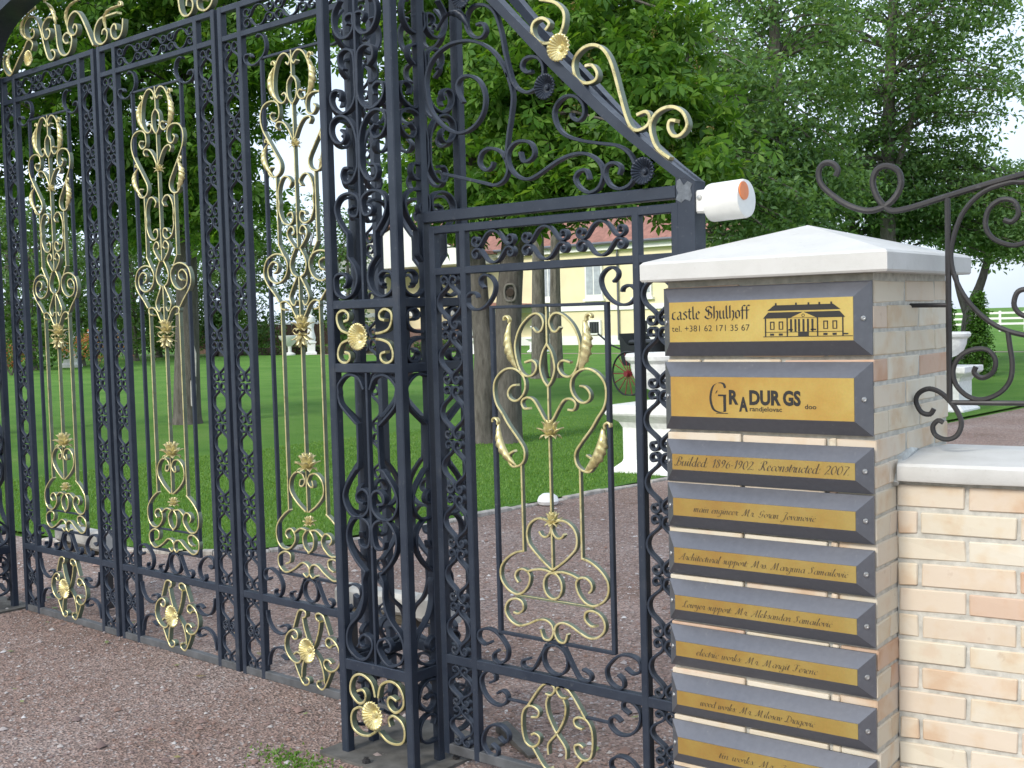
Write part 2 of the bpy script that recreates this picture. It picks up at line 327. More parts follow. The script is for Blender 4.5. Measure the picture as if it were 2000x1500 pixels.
# ------------------------------------------------------------------ measured curves of the ironwork (mm: across, height)
TRACE = {
 'w_top': '-59,1667 -43,1652 -25,1655 -13,1677 -17,1698 -32,1713 -55,1715 -83,1701 -112,1675 -131,1643 -142,1606 -139,1567 -126,1527 -108,1503 -85,1496 -62,1504 -48,1524 -52,1543 -70,1552 -100,1545',
 'w_eye': '0,1609 -19,1581 -30,1545 -31,1517 -19,1484 -2,1463',
 'w_big': '-138,1465 -161,1461 -179,1442 -177,1420 -154,1408 -130,1414 -108,1436 -100,1462 -106,1491 -127,1512 -154,1523 -188,1521 -222,1501 -243,1471 -246,1430 -235,1393 -208,1358 -182,1321 -138,1271 -113,1236 -114,1201 -134,1179 -168,1172 -187,1192 -183,1215 -159,1229',
 'w_v': '-85,1383 -108,1382 -119,1400 -111,1415 -88,1421 -65,1412 -43,1384 -22,1352 -4,1331',
 'w_leg': '-128,1179 -129,871',
 'w_foot': '-129,871 -165,862 -206,837 -235,802 -236,760 -210,727 -171,711 -137,720 -110,749 -102,781 -115,800 -141,805 -164,792 -169,771 -156,754',
 'w_heart': '-55,948 -42,933 -20,933 -3,955 -6,980 -31,993 -63,993 -96,972 -110,940 -105,904 -80,876 -42,844 2,814',
 'w_arc': '-115,798 -82,809 -43,814 -5,808',
 'w_low': '-182,643 -160,641 -137,659 -140,684 -165,694 -197,686 -217,664 -218,634 -193,607 -155,597 -111,611 -73,629 -36,634 -9,619 -4,590 -20,566 -47,567 -59,597',
 'w_cornL': '-283,1813 -300,1829 -300,1848 -279,1861 -251,1852 -232,1826 -238,1792 -265,1758 -301,1738 -343,1739 -368,1761 -367,1785 -346,1799 -322,1793 -315,1779',
 'w_bcL': '-297,516 -328,501 -357,517 -352,549 -312,562 -273,555 -241,530 -219,498 -227,461 -260,441 -286,449 -286,472 -265,488',
 'w_legL': '-39,546 -91,459 -116,442 -148,447 -150,469 -118,482',
 'w_pTop': '-45,368 -20,368 -4,390 -16,405 -43,405 -75,380 -127,311',
 'w_pC': '-113,271 -85,277 -78,298 -102,311 -134,305 -154,273 -156,218 -144,175 -113,162 -85,178 -78,204 -99,214 -115,206',
 'w_pX': '-33,361 -43,334 -35,291 -3,236 38,189 39,150',
 'w_pDark': '-310,361 -283,376 -288,401 -325,402 -353,369 -344,324 -309,290 -263,283 -230,304 -229,330 -251,341 -274,327',
 'w_pBar': '-223,313 -127,319',
 'g_top': '-37,2881 -19,2869 -8,2891 -36,2920 -70,2919 -101,2891 -124,2839 -131,2779 -119,2735 -85,2706 -56,2708 -40,2730 -54,2747 -74,2741',
 'g_eye': '3,2820 -27,2794 -34,2753 -26,2716 -3,2691',
 'g_big': '-147,2671 -163,2655 -139,2630 -103,2641 -97,2677 -110,2709 -154,2724 -211,2710 -237,2664 -226,2607 -183,2546 -136,2485 -103,2438 -105,2401 -136,2380 -171,2383 -191,2404 -169,2426',
 'g_v': '-111,2590 -125,2607 -109,2623 -70,2615 -37,2583 -10,2538',
 'g_rect': '-134,2322 -141,2071',
 'g_arch': '-44,2322 -29,2345 -57,2372 -92,2369 -119,2329 -126,2286 -121,2256 -123,2217 -99,2170 -58,2154 -26,2171 -30,2206 -56,2205 -64,2193',
 'g_heart1': '-35,2107 -19,2115 -28,2139 -48,2143 -70,2119 -61,2089 -17,2044',
 'g_slant': '-141,2071 -92,2000',
 'g_spiral': '-179,1939 -152,1951 -150,1980 -187,1992 -221,1960 -212,1914 -160,1892 -101,1915 -77,1967 -101,2013 -164,2027 -230,2001 -254,1942 -235,1895 -184,1846 -148,1806',
 'g_drop': '-17,2044 -45,2004 -57,1966 -43,1932 -13,1915',
 'g_drop2': '-13,1915 -51,1861 -69,1823 -54,1793 -34,1789 -23,1808',
 'g_leg': '-148,1806 -146,1309 -132,842',
 'g_sh': '-103,1768 -134,1776 -138,1799 -106,1808 -70,1790 -41,1750 -21,1724',
 'g_foot': '-132,842 -182,810 -228,759 -231,697 -200,659 -147,655 -102,690 -96,724 -121,752 -153,745 -165,724 -149,705',
 'g_heart2': '-41,989 -48,962 -27,960 -10,984 -30,1016 -76,1020 -115,984 -118,930 -72,880 -12,842',
 'g_arc': '-100,737 -57,761 -11,756',
 'g_loop': '-11,756 -38,723 -30,677 5,651',
 'g_low': '-171,584 -139,598 -137,632 -179,641 -224,616 -221,568 -173,543 -108,568 -54,601 -13,593 1,561 -20,538 -46,552',
 'g_pTop': '-61,343 -40,352 -37,372 -61,381 -89,371 -108,336 -129,289',
 'g_pC': '-145,246 -127,233 -104,242 -103,264 -125,277 -157,267 -186,240 -198,199 -190,165 -164,137 -128,123 -95,129 -81,151 -93,171 -116,173 -135,160',
 'g_pBot': '-128,117 -103,72 -77,36 -55,28 -30,41 -31,59 -49,64',
 'g_pX': '-63,340 -48,287 -32,238 66,168 86,114 92,64',
 'g_pDark': '-337,338 -330,295 -303,257 -261,240 -219,240 -181,261 -180,282 -207,286 -236,273',
 'g_corn': '-251,3032 -230,3041 -195,3023 -182,2977 -204,2938 -257,2910 -309,2912 -344,2936 -338,2960 -306,2961 -291,2946',
 'c1': '-119,3418 -103,3433 -83,3412 -93,3389 -137,3383 -186,3406 -200,3447 -186,3479 -147,3503 -96,3501 -55,3480 -30,3444 -6,3395 16,3333 39,3277 63,3239 97,3224 133,3235 138,3258 116,3278 95,3275',
 'c2': '51,3399 79,3401 95,3381 82,3356 46,3348 20,3370 10,3410 27,3441 64,3461 99,3462 133,3452',
 'c3': '150,3412 160,3376 166,3328 172,3286 196,3248 241,3226 289,3233 318,3261 329,3300 311,3329 279,3343 245,3334 236,3312 261,3290 294,3289',
 'c4': '347,3356 362,3374 384,3366 389,3342 370,3322 337,3321 299,3345 289,3380 313,3422 355,3441 394,3437 431,3407 477,3343 516,3280 550,3229',
 'c5': '-129,3316 -109,3340 -117,3362 -145,3378 -175,3372 -215,3337 -279,3295 -345,3241 -393,3213 -438,3230 -472,3272 -467,3321 -441,3342',
 'c6': '648,3271 656,3289 681,3295 701,3271 689,3238 638,3222 589,3242 571,3284 590,3326 630,3354 693,3359 803,3358',
 'c7': '792,3271 786,3297 762,3302 738,3277 745,3244 779,3224 822,3231 849,3261 859,3316',
 't1': '-79,2917 -115,2873 -114,2817 -82,2778 -37,2775 2,2801 11,2830 -10,2854 -40,2854 -52,2836 -38,2819',
 't2': '-65,2656 -91,2680 -89,2715 -54,2730 -17,2714 3,2671 7,2614 -3,2550 -35,2509 -81,2495 -126,2516 -144,2549 -135,2579 -107,2585 -85,2567 -94,2542',
 't3': '-92,2434 -70,2411 -87,2385 -125,2392 -150,2426 -144,2467 -105,2487 -60,2476 -24,2436 -4,2383 2,2347 -9,2287 -41,2239 -80,2232 -97,2260 -84,2287 -54,2287',
 't4': '-39,2142 -62,2131 -56,2109 -22,2104 2,2136 -15,2173 -59,2192 -113,2181 -138,2142 -125,2094 -89,2050 -76,2033 -76,1956 -71,1945 -39,1907 -30,1861 -55,1815 -102,1796 -148,1813 -169,1845 -152,1881 -113,1890 -87,1873 -92,1847 -107,1840',
 't_arm': '-111,1707 -87,1714 -86,1735 -112,1749 -144,1737 -149,1708 -131,1676 -94,1662 -63,1659',
 't5b': '-36,1401 -85,1410 -88,1442 -52,1469 -15,1459 -17,1417',
 't6': '-17,1446 -41,1487 -86,1502 -125,1491 -158,1459 -174,1430 -170,1414 -141,1377 -67,1316 -56,1304 -60,1156 -76,1137 -125,1081 -148,1026 -123,969 -70,949 -23,972 -3,1005 -12,1046 -42,1062 -73,1042 -71,1015 -37,1007',
 't7': '-70,867 -60,841 -22,840 2,879 -11,925 -47,949 -93,945 -131,899 -130,840 -94,785 -50,747 -43,737 -57,705 -57,634 -85,569 -140,516 -157,467 -144,422 -94,394 -50,402 -15,448 -24,482 -60,494 -86,472 -77,448 -55,452',
 't_bUL': '-108,264 -78,274 -61,257 -69,230 -103,218 -142,247 -144,288 -120,323 -75,334 -25,309 1,258',
 't_bLL': '-69,158 -61,185 -89,203 -130,187 -147,153 -138,113 -102,95 -50,98 -6,125',
 'p_beamL': '-228,2825 -108,2705 7,2587 131,2468 251,2360 368,2261 535,2132',
 'p_beamU': '-173,2815 -42,2684 133,2520 253,2404 369,2302 503,2191 605,2115',
 'p_g1': '23,2680 40,2700 12,2722 -25,2716 -36,2688 -17,2654 22,2635 67,2640 97,2675 104,2718 89,2746 58,2769 1,2787',
 'p_g2': '186,2534 214,2532 234,2504 225,2481 188,2477 151,2497 137,2539 147,2572 185,2596 228,2596 264,2573 292,2525 319,2434 341,2358 363,2310 392,2297 427,2309 436,2332 422,2353 387,2347',
 'p_g3': '533,2310 511,2313 505,2290 521,2265 549,2264 574,2291 561,2330 529,2353 490,2355 456,2339 438,2308 443,2269 464,2229 508,2195',
 'p_d1': '-287,2752 -259,2752 -246,2724 -268,2704 -310,2716 -337,2755 -328,2802 -292,2821 -242,2812 -202,2779 -176,2712 -159,2631 -141,2566 -128,2528 -102,2498 -62,2482 -16,2496 9,2538 0,2580 -32,2600 -72,2597 -86,2573 -67,2552 -40,2551',
 'p_d2': '-154,2563 -130,2486 -139,2415 -155,2344 -169,2262',
 'p_d2b': '-228,2260 -236,2242 -264,2234 -292,2259 -283,2295 -247,2310 -199,2296 -172,2267 -160,2224 -182,2189 -224,2177 -280,2191 -469,2241',
 'p_d3': '-362,2487 -383,2522 -389,2555 -366,2578 -323,2577 -281,2550 -258,2499 -267,2442 -308,2399 -367,2380 -425,2392 -484,2432 -527,2487 -543,2555 -537,2620 -496,2674 -420,2705 -332,2704 -261,2679 -207,2639 -167,2585 -148,2546',
 'p_d4': '-103,2281 -91,2248 -57,2250 -40,2274 -55,2306 -95,2319 -136,2310 -161,2277 -152,2234 -119,2199 -73,2184 -26,2195 60,2233 125,2248 175,2246 217,2226 244,2194 246,2159 227,2126 189,2115 153,2133 132,2165 148,2188 179,2190 191,2159',
 'p_d5': '123,2386 128,2371 153,2358 175,2375 173,2410 143,2439 105,2446 67,2429 50,2396 61,2354 95,2317 157,2292 237,2273 303,2259 349,2232 372,2195 374,2157 352,2125 311,2116 275,2132 255,2168 265,2197 295,2203 319,2186 312,2163',
}

def tr(k): return [tuple(float(a)/1000 for a in p.split(',')) for p in TRACE[k].split()]
def circ(cx, cz, rx, rz, n=14): return [(cx+rx*math.sin(2*math.pi*k/n), cz+rz*math.cos(2*math.pi*k/n)) for k in range(n)]
def flip(pts): return [(-x, z) for x, z in pts]
def both(root, name, pts, mats, t=.009, y0=.004, y1=.026, sub=4):
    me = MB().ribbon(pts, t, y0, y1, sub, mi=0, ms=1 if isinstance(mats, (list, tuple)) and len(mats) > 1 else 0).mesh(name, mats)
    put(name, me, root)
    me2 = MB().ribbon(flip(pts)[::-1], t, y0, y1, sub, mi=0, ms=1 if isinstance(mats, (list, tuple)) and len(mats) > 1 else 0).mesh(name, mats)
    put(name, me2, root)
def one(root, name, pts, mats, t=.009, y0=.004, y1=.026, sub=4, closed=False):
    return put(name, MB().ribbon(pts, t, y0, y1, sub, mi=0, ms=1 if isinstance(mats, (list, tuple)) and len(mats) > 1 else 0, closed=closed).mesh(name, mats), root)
GG = [M_GOLD, M_GOLDS]

def rosette_mesh(r, mat, flutes=24, depth=.024):
    m = MB(); n = flutes*4; rings = [(.0, -.012), (.14, -.013), (.2, -.004), (.3, -.002), (.55, -depth*.55), (.85, -depth*.95), (1.0, -depth)]
    o = len(m.v)
    for q, y in rings:
        for j in range(n):
            a = 2*math.pi*j/n; wv = math.cos(flutes*a)
            rr = r*q*(1+(.035*wv if q > .9 else 0)); yy = y+(wv*.0035*q if q > .25 else 0)
            m.v.append((rr*math.cos(a), yy, rr*math.sin(a)))
    for i in range(len(rings)-1):
        for j in range(n):
            a, b = o+i*n+j, o+i*n+(j+1)%n; m.f.append((a, b, b+n, a+n)); m.m.append(0)
    return m.mesh('rosette', mat, True, 1.2)
def rosette(root, name, x, z, r, mat, y=0, flutes=24):
    f = solid(put(name, rosette_mesh(r, mat, flutes), root, (x, y, z)), .003)
    hub = MB()
    prof = [(.001, 0), (.008, .001), (.009, .006), (.005, .011), (.001, .012)]
    hub.lathe(prof, 12); put('boss', hub.mesh('boss', mat), f, (0, -.006, 0), (R(90), 0, 0)); return f
def lotus(root, x, z, h, mat, y=.014, up=1, n=7):
    m = MB()
    for tier, (k, out, hh, bend) in enumerate(((n, .80, .70, .30), (n, .50, 1.0, .05), (n-2, .26, 1.12, 0), (n, .62, .35, .55))):
        for j in range(k):
            a = 2*math.pi*(j+.5*tier)/k+.3*tier; ca, sa = math.cos(a), math.sin(a); o = len(m.v); rows = 7
            for i in range(rows):
                s = i/(rows-1); rad = h*(.10+out*s**.85); zz = up*h*(hh*math.sin(s*1.5)-bend*s*s*.8+(.10*s**6 if tier == 0 else 0)); wd = h*.20*math.sin(math.pi*(.12+.88*s))**.8+h*.008
                for t in (-1, 0, 1):
                    q = rad; m.v.append((ca*q-sa*wd*t, sa*q+ca*wd*t, zz-(.05*h*up if t == 0 else 0)))
            for i in range(rows-1):
                for t in (0, 1):
                    p = o+3*i+t; m.f.append((p, p+1, p+4, p+3)); m.m.append(0)
    return solid(put('lotus_flower', m.mesh('lotus_flower', mat, True, .9), root, (x, y, z)), .0025)
def acanthus(root, p0, p1, p2, mat, side=-1, y=.014):
    m = MB(); ns, ntv = 30, 6
    c = (2*p1[0]-.5*(p0[0]+p2[0]), 2*p1[1]-.5*(p0[1]+p2[1])); sgn = 1 if p1[0] > (p0[0]+p2[0])/2 else -1
    rn = random.Random(int(abs(p0[0])*1e4)+int(p0[1]*1e3))
    for i in range(ns+1):
        s = i/ns; w_ = math.sin(math.pi*min(1, .06+.94*s))**.7
        ox = p0[0]*(1-s)**2+2*c[0]*s*(1-s)+p2[0]*s*s; oz = p0[1]*(1-s)**2+2*c[1]*s*(1-s)+p2[1]*s*s
        ix, iz = ox-sgn*.036*w_, oz+.004*w_
        lobe = (6.5*s) % 1.0; ser = .55*lobe**1.3-.1+rn.uniform(-.06, .06)
        for j in range(ntv+1):
            t = j/ntv; tt = t+max(0, t-.55)*ser
            yy = y-.004-.022*math.sin(math.pi*(.12+.80*t))*w_+(.0028*math.cos(13*math.pi*s))*t*w_
            m.v.append((ix+(ox-ix)*tt, yy, iz+(oz-iz)*tt-.012*t*t*w_))
    for i in range(ns):
        for j in range(ntv):
            a = i*(ntv+1)+j; m.f.append((a, a+1, a+ntv+2, a+ntv+1)); m.m.append(0)
    hx, hz = p0; sx = -sgn
    m.ribbon([(hx, hz), (hx+.001*sx, hz+.012), (hx-.010*sx, hz+.021), (hx-.021*sx, hz+.017), (hx-.022*sx, hz+.008)], .005, y-.010, y+.002, 3)
    return solid(put('acanthus_leaf', m.mesh('acanthus_leaf', mat, True, .9), root), .0025)

# strip motif: two mirrored S bars that make an eye with four small curls
SBAR = [(-.019,.075),(-.024,.070),(-.033,.072),(-.037,.082),(-.031,.092),(-.019,.095),(-.009,.088),(-.0045,.077),(-.005,.066),(-.012,.056),(-.027,.044),(-.042,.025),(-.0492,0)]
SBARL = [(-.019,.066),(-.025,.060),(-.036,.063),(-.042,.076),(-.036,.090),(-.022,.095),(-.010,.087),(-.005,.074),(-.005,.062),(-.010,.052),(-.026,.042),(-.043,.024),(-.0492,0)]
def sbar(hw, hp, tab=None):
    k = [(x/.049*hw if abs(x) > .04 else x*min(1, hw/.049), z/.1*hp) for x, z in (tab or SBAR)]
    return k+[(x, -z) for x, z in k[-2::-1]]
def motif_mesh(hw, hp, t, y0, y1, mat, rot=False, tab=None):
    p = sbar(hw, hp, tab); m = MB()
    for q in (p, flip(p)[::-1]):
        m.ribbon([(z, -x) for x, z in q] if rot else q, t, y0, y1, 3, c=.0015)
    return m.mesh('strip_scroll', mat)

def leaf_frame(root, half_o, half_i, z0, z1, z2, z3, zb, ob, name_t='stile', w=.030, d=.036):
    """stiles and rails shared by the gate leaves and the wicket"""
    for sx in (-1, 1):
        a, b = sorted((sx*half_o, sx*(half_o-w))); part('stile', MB().bar(a, b, 0, d, z0, z3, 'z'), M_IRON, root)
        a, b = sorted((sx*half_i, sx*(half_i-w))); part('stile', MB().bar(a, b, .001, d-.001, z0, z3-.02, 'z'), M_IRON, root)
    for a, b in ((z3-.030, z3), (z2-.028, z2), (z1-.036, z1), (z0, z0+.038)):
        part('rail', MB().bar(-half_o+.002, half_o-.002, .002, d-.002, a, b, 'x'), M_DUSTI if a < .1 else M_IRON, root)

# ------------------------------------------------------------------ gate leaf
def build_leaf():
    r = thing('gate_leaf', 'x', 'gate', group='tall black gate leaves with gold ornament')
    ho, hi = .538, .388
    leaf_frame(r, ho, hi, 0.0, .415, 3.078, 3.215, .04, 0)
    # clover strips
    mid = (ho-.030+hi)/2; n = 13; zz0, zz1 = .42, 3.045; per = (zz1-zz0)/n
    me = motif_mesh((ho-.03-hi)/2-.004, per/2, .0066, .010, .025, M_IRON, tab=SBARL)
    for sx in (-1, 1):
        for k in range(n): put('strip_scroll', me, r, (sx*mid, 0, zz0+per*(k+.5)))
        for k in range(2): put('strip_scroll', me, r, (sx*mid, 0, .045+.168*(k+.5)), (0, 0, 0))
    mf = motif_mesh(.048, .115, .0066, .010, .025, M_IRON, True, SBARL)
    for k in (-1, 0, 1): put('frieze_scroll', mf, r, (k*.235, 0, 3.131))
    # slender frame round the ornament
    for sx in (-1, 1): part('slender_bar', MB().bar(sx*.222-.007, sx*.222+.007, .006, .026, .535, 2.93, 'z', .002), M_IRON, r)
    part('slender_bar', MB().bar(-.23, .23, .007, .023, 2.924, 2.936, 'x', .002), M_IRON, r)
    part('slender_bar', MB().bar(-.23, .23, .007, .023, .530, .543, 'x', .002), M_IRON, r)
    part('slender_bar', MB().bar(-.222, .222, .008, .022, .643, .652, 'x', .002), M_IRON, r)
    both(r, 'corner_scroll', tr('g_corn'), M_IRON, .009)
    both(r, 'corner_scroll', [(-.30,.50),(-.325,.487),(-.345,.505),(-.335,.535),(-.295,.545),(-.255,.53),(-.225,.505),(-.21,.47),(-.225,.43),(-.25,.418),(-.268,.43),(-.262,.45)], M_IRON, .009)
    one(r, 'ring', circ(0, .475, .050, .052), M_IRON, .009, closed=True, sub=3)
    both(r, 'ring_leg', [(-.045,.525),(-.095,.435),(-.125,.418),(-.15,.43),(-.148,.45),(-.125,.455)], M_IRON, .008)
    # gold ornament
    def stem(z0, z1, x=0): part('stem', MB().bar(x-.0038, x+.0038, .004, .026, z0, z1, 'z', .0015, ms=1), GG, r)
    stem(2.816, 2.93); stem(2.52, 2.695); stem(2.05, 2.52); stem(1.70, 1.915); stem(.84, 1.66)
    for k in ('g_top', 'g_eye', 'g_big', 'g_v', 'g_arch', 'g_heart1', 'g_slant', 'g_spiral', 'g_drop', 'g_drop2', 'g_sh', 'g_foot', 'g_heart2', 'g_arc', 'g_loop', 'g_low'):
        both(r, 'gold_scroll', tr(k), GG, .0080, .002, .026)
    for sx in (-1, 1):
        part('gold_bar', MB().bar(sx*.138-.0038, sx*.138+.0038, .004, .026, 2.07, 2.385, 'z', .0015, ms=1), GG, r)
        part('gold_bar', MB().bar(sx*.137-.0038, sx*.137+.0038, .004, .026, .84, 1.806, 'z', .0015, ms=1), GG, r)
        acanthus(r, (sx*.118, 2.878), (sx*.168, 2.80), (sx*.105, 2.71), M_GOLD)
        acanthus(r, (sx*.188, 2.535), (sx*.236, 2.47), (sx*.165, 2.385), M_GOLD)
    lotus(r, 0, 1.675, .062, M_GOLD); lotus(r, 0, 1.660, .058, M_GOLD, up=-1, n=5); lotus(r, 0, 1.035, .070, M_GOLD); lotus(r, 0, .780, .038, M_GOLD); lotus(r, 0, 2.50, .036, M_GOLD, n=5)
    # lower panel
    for k in ('g_pTop', 'g_pC', 'g_pBot'): both(r, 'gold_scroll', tr(k), GG, .0085, 0, .026)
    both(r, 'gold_scroll', [(-.062,.34),(-.05,.29),(-.02,.225),(.0,.205),(.05,.165),(.075,.11),(.082,.06)], GG, .0085, .001, .026)
    both(r, 'side_scroll', tr('g_pDark'), M_IRON, .009)
    both(r, 'side_scroll', [(x, .41-z) for x, z in tr('g_pDark')][::-1], M_IRON, .009)
    rosette(r, 'rosette', 0, .205, .058, M_GOLD, -.002)
    return r
TH = R(-1.8)
def gpos(u, y=0): return (-3.52+u*math.cos(TH), 3.56+u*math.sin(TH), 0)
leaf3 = build_leaf(); leaf3.location = gpos(-.684); leaf3.rotation_euler = (0, 0, TH)
leaf3['label'] = 'black gate leaf with gold ornament, nearest to the big lattice tower'
leaf2 = dup(leaf3, gpos(-1.786), TH, 'black gate leaf with gold ornament, middle one of the three leaves')
leaf1 = dup(leaf3, gpos(-2.895), TH, 'black gate leaf with gold ornament, farthest left of the three leaves')
for k in ('c1', 'c2', 'c3', 'c4', 'c5'):
    one(leaf1, 'cresting_scroll', tr(k), GG, .011, -.004, .028)
acanthus(leaf1, (-.09, 3.545), (-.25, 3.47), (-.17, 3.38), M_GOLD); acanthus(leaf1, (.03, 3.56), (.14, 3.51), (.15, 3.40), M_GOLD)
acanthus(leaf1, (.40, 3.50), (.27, 3.46), (.28, 3.36), M_GOLD); acanthus(leaf1, (-.40, 3.34), (-.44, 3.29), (-.38, 3.22), M_GOLD)
rosette(leaf1, 'rosette', -.113, 3.264, .045, M_GOLD, -.006)
for k in ('c6', 'c7'):
    p = [(x-1.114, z) for x, z in tr(k)]
    one(leaf2, 'cresting_scroll', p, GG, .011, -.004, .028)
    one(leaf2, 'cresting_scroll', flip(p)[::-1], GG, .011, -.004, .028)
acanthus(leaf2, (-.28, 3.39), (-.44, 3.37), (-.43, 3.28), M_GOLD)

# ------------------------------------------------------------------ lattice tower
def build_tower():
    r = thing('gate_tower', 'black lattice gate tower with gold flowers on its front, beside the wicket', 'gate tower', group='square lattice towers of the gate')
    h = .200; pw = .038; top = 3.45
    for sx in (-1, 1):
        for sy in (-1, 1):
            a, b = sorted((sx*h, sx*(h-pw))); c, d = sorted((sy*.1975, sy*(.1975-pw)))
            part('post', MB().bar(a, b, c, d, .012, top, 'z', .004), M_IRON, r)
    for sx in (-1, 1):
        a, b = sorted((sx*(h-.002), sx*(h-.034))); part('post', MB().bar(a, b, -.056, -.022, .012, top, 'z', .003), M_IRON, r)
    for lo, hi in ((.344, .387), (1.510, 1.545), (1.754, 1.788), (3.20, 3.235)):
        for sy in (-1, 1):
            c, d = sorted((sy*.194, sy*.164)); part('rail', MB().bar(-h+pw-.001, h-pw+.001, c, d, lo, hi, 'x'), M_IRON, r)
        for sx in (-1, 1):
            c, d = sorted((sx*.196, sx*.166)); part('rail', MB().bar(c, d, -.1975+pw-.001, .1975-pw+.001, lo, hi, 'y'), M_IRON, r)
    curves = ['t1', 't2', 't3', 't4', 't6', 't7']; lower = ['t_arm', 't_bUL', 't_bLL']
    CV = {k: tr(k) for k in curves+lower}
    CV['t6'] = [(-.072, 1.425), (-.085, 1.44), (-.075, 1.465), (-.045, 1.468), (-.02, 1.445)][0:0]+CV['t6']
    CV['t0'] = [(x, 2*2.95-z) for x, z in CV['t1']][::-1]
    def inner(pts): return pts
    hw = h-pw
    def clampx(pts): return [(max(-hw+.004, min(-.008, x)), z) for x, z in pts]
    meshes = {}
    for k in curves+['t0']+lower:
        for mat, nm in ((M_IRON, 'd'), (GG, 'g')):
            if nm == 'g' and k not in lower: continue
            meshes[k, nm] = [MB().ribbon(p, .010, .006, .032, 4, ms=1 if nm == 'g' else 0).mesh('panel_scroll', mat)
                             for p in (clampx(CV[k]), flip(clampx(CV[k]))[::-1])]
    arm2 = {nm: [MB().ribbon([(x, 2*1.648-z) for x, z in p], .010, .006, .032, 4, ms=1 if nm == 'g' else 0).mesh('panel_scroll', mt)
            for p in (clampx(CV['t_arm']), flip(clampx(CV['t_arm']))[::-1])] for mt, nm in ((M_IRON, 'd'), (GG, 'g'))}
    for side in range(4):
        a = side*math.pi/2; nm = 'g' if side == 0 else 'd'
        off = -.1975 if side % 2 == 0 else -.200
        loc = (-off*-math.sin(a)*-1 if 0 else off*-math.sin(a), off*math.cos(a), 0)
        for k in curves+['t0']+lower:
            key = (k, nm) if k in lower else (k, 'd')
            for me in meshes[key]: put('panel_scroll', me, r, loc, (0, 0, a))
        for me in arm2[nm]: put('panel_scroll', me, r, loc, (0, 0, a))
        if side % 2 == 0:
            for z0, z1 in ((.387, 1.51), (1.788, 3.2)):
                put('centre_bar', MB().bar(-.006, .006, .008, .030, z0, z1, 'z', .002).mesh('centre_bar', M_IRON), r, loc, (0, 0, a))
    rosette(r, 'rosette', -.004, 1.648, .052, M_GOLD, -.196); rosette(r, 'rosette', .006, .196, .056, M_GOLD, -.196)
    part('lock_box', MB().bar(-.075, .03, -.06, .03, 1.5, 1.8, 'z'), M_IRON, r)
    part('base_plate', MB().bar(-.27, .27, -.26, .26, .0, .012, 'z', .01), M_DUST, r)
    for bx, by in ((-.02, -.235), (.235, .0), (-.235, 0), (0, .235)):
        b = MB().lathe([(.016, .012), (.016, .024), (.009, .026), (.009, .034)], 6, (bx, by)); part('bolt', b, M_IRON2, r)
    return r
tower = build_tower(); tower.location = (-3.32, 3.3325, 0)
tower_l = dup(tower, (-7.255, 3.49, 0), TH, 'black lattice gate tower cut by the left edge of the photo')

# ------------------------------------------------------------------ arch over the gate
ar = thing('gate_arch', 'dark curved iron arch over the gate in the upper left corner', 'arch', (-5.28, 3.52, 0), TH)
ic = spline([(-1.72, 2.9), (-1.68, 3.15), (-1.58, 3.37), (-1.44, 3.475), (-1.28, 3.53), (-1.0, 3.59), (-.5, 3.68), (0, 3.72), (.5, 3.68), (1.0, 3.59), (1.36, 3.5), (1.60, 3.40)], 4)
oc = [(x*1.01, z+.10+(.06 if abs(x) > 1.5 else 0)) for x, z in ic]
m = MB()
for i in range(len(ic)-1): m.poly([ic[i], ic[i+1], oc[i+1], oc[i]], -.06, .09)
part('arch_beam', m, M_IRON, ar)

# ------------------------------------------------------------------ wicket door
WX, WY = -2.553, 3.275
wk = thing('wicket_gate', 'black wicket gate with large gold scrollwork between tower and brick pillar', 'gate', (WX, WY, 0))
leaf_frame(wk, .543, .392, .052, .437, 1.896, 2.052, .09, 0, w=.028, d=.034)
mid = (.543-.028+.392)/2; n = 7; per = (1.868-.437)/n
me = motif_mesh((.543-.028-.392)/2-.004, per/2, .0085, .004, .028, M_IRON)
for sx in (-1, 1):
    for k in range(n): put('strip_scroll', me, wk, (sx*mid, 0, .437+per*(k+.5)))
    for k in range(2): put('strip_scroll', motif_mesh((.543-.028-.392)/2-.004, .077, .0085, .004, .028, M_IRON), wk, (sx*mid, 0, .091+.154*(k+.5)))
mf = motif_mesh(.057, .102, .0085, .004, .028, M_IRON, True)
for k in (-1, 0, 1): put('frieze_scroll', mf, wk, (k*.236, 0, 1.960))
for sx in (-1, 1): part('slender_bar', MB().bar(sx*.252-.008, sx*.252+.008, .006, .024, .556, 1.748, 'z', .002), M_IRON, wk)
part('slender_bar', MB().bar(-.256, .256, .007, .021, 1.737, 1.748, 'x', .002), M_IRON, wk)
part('slender_bar', MB().bar(-.256, .256, .007, .021, .553, .565, 'x', .002), M_IRON, wk)
both(wk, 'corner_scroll', tr('w_cornL'), M_IRON, .009); both(wk, 'corner_scroll', tr('w_bcL'), M_IRON, .009)
one(wk, 'ring', circ(0, .496, .054, .053), M_IRON, .009, closed=True, sub=3); both(wk, 'ring_leg', tr('w_legL'), M_IRON, .009)
for a, b in ((1.605, 1.738), (.815, 1.464)): part('stem', MB().bar(-.0038, .0038, .004, .020, a, b, 'z', .0015, ms=1), GG, wk)
for k in ('w_top', 'w_eye', 'w_big', 'w_v', 'w_foot', 'w_heart', 'w_arc', 'w_low'): both(wk, 'gold_scroll', tr(k), GG, .0080, .002, .022)
for sx in (-1, 1):
    part('gold_bar', MB().bar(sx*.129-.0038, sx*.129+.0038, .004, .022, .868, 1.181, 'z', .0015, ms=1), GG, wk)
    acanthus(wk, (sx*.170, 1.688), (sx*.190, 1.603), (sx*.136, 1.517), M_GOLD); acanthus(wk, (sx*.236, 1.322), (sx*.232, 1.240), (sx*.150, 1.172), M_GOLD)
one(wk, 'gold_ring', circ(0, .760, .040, .046), GG, .0080, .002, .022, closed=True, sub=3)
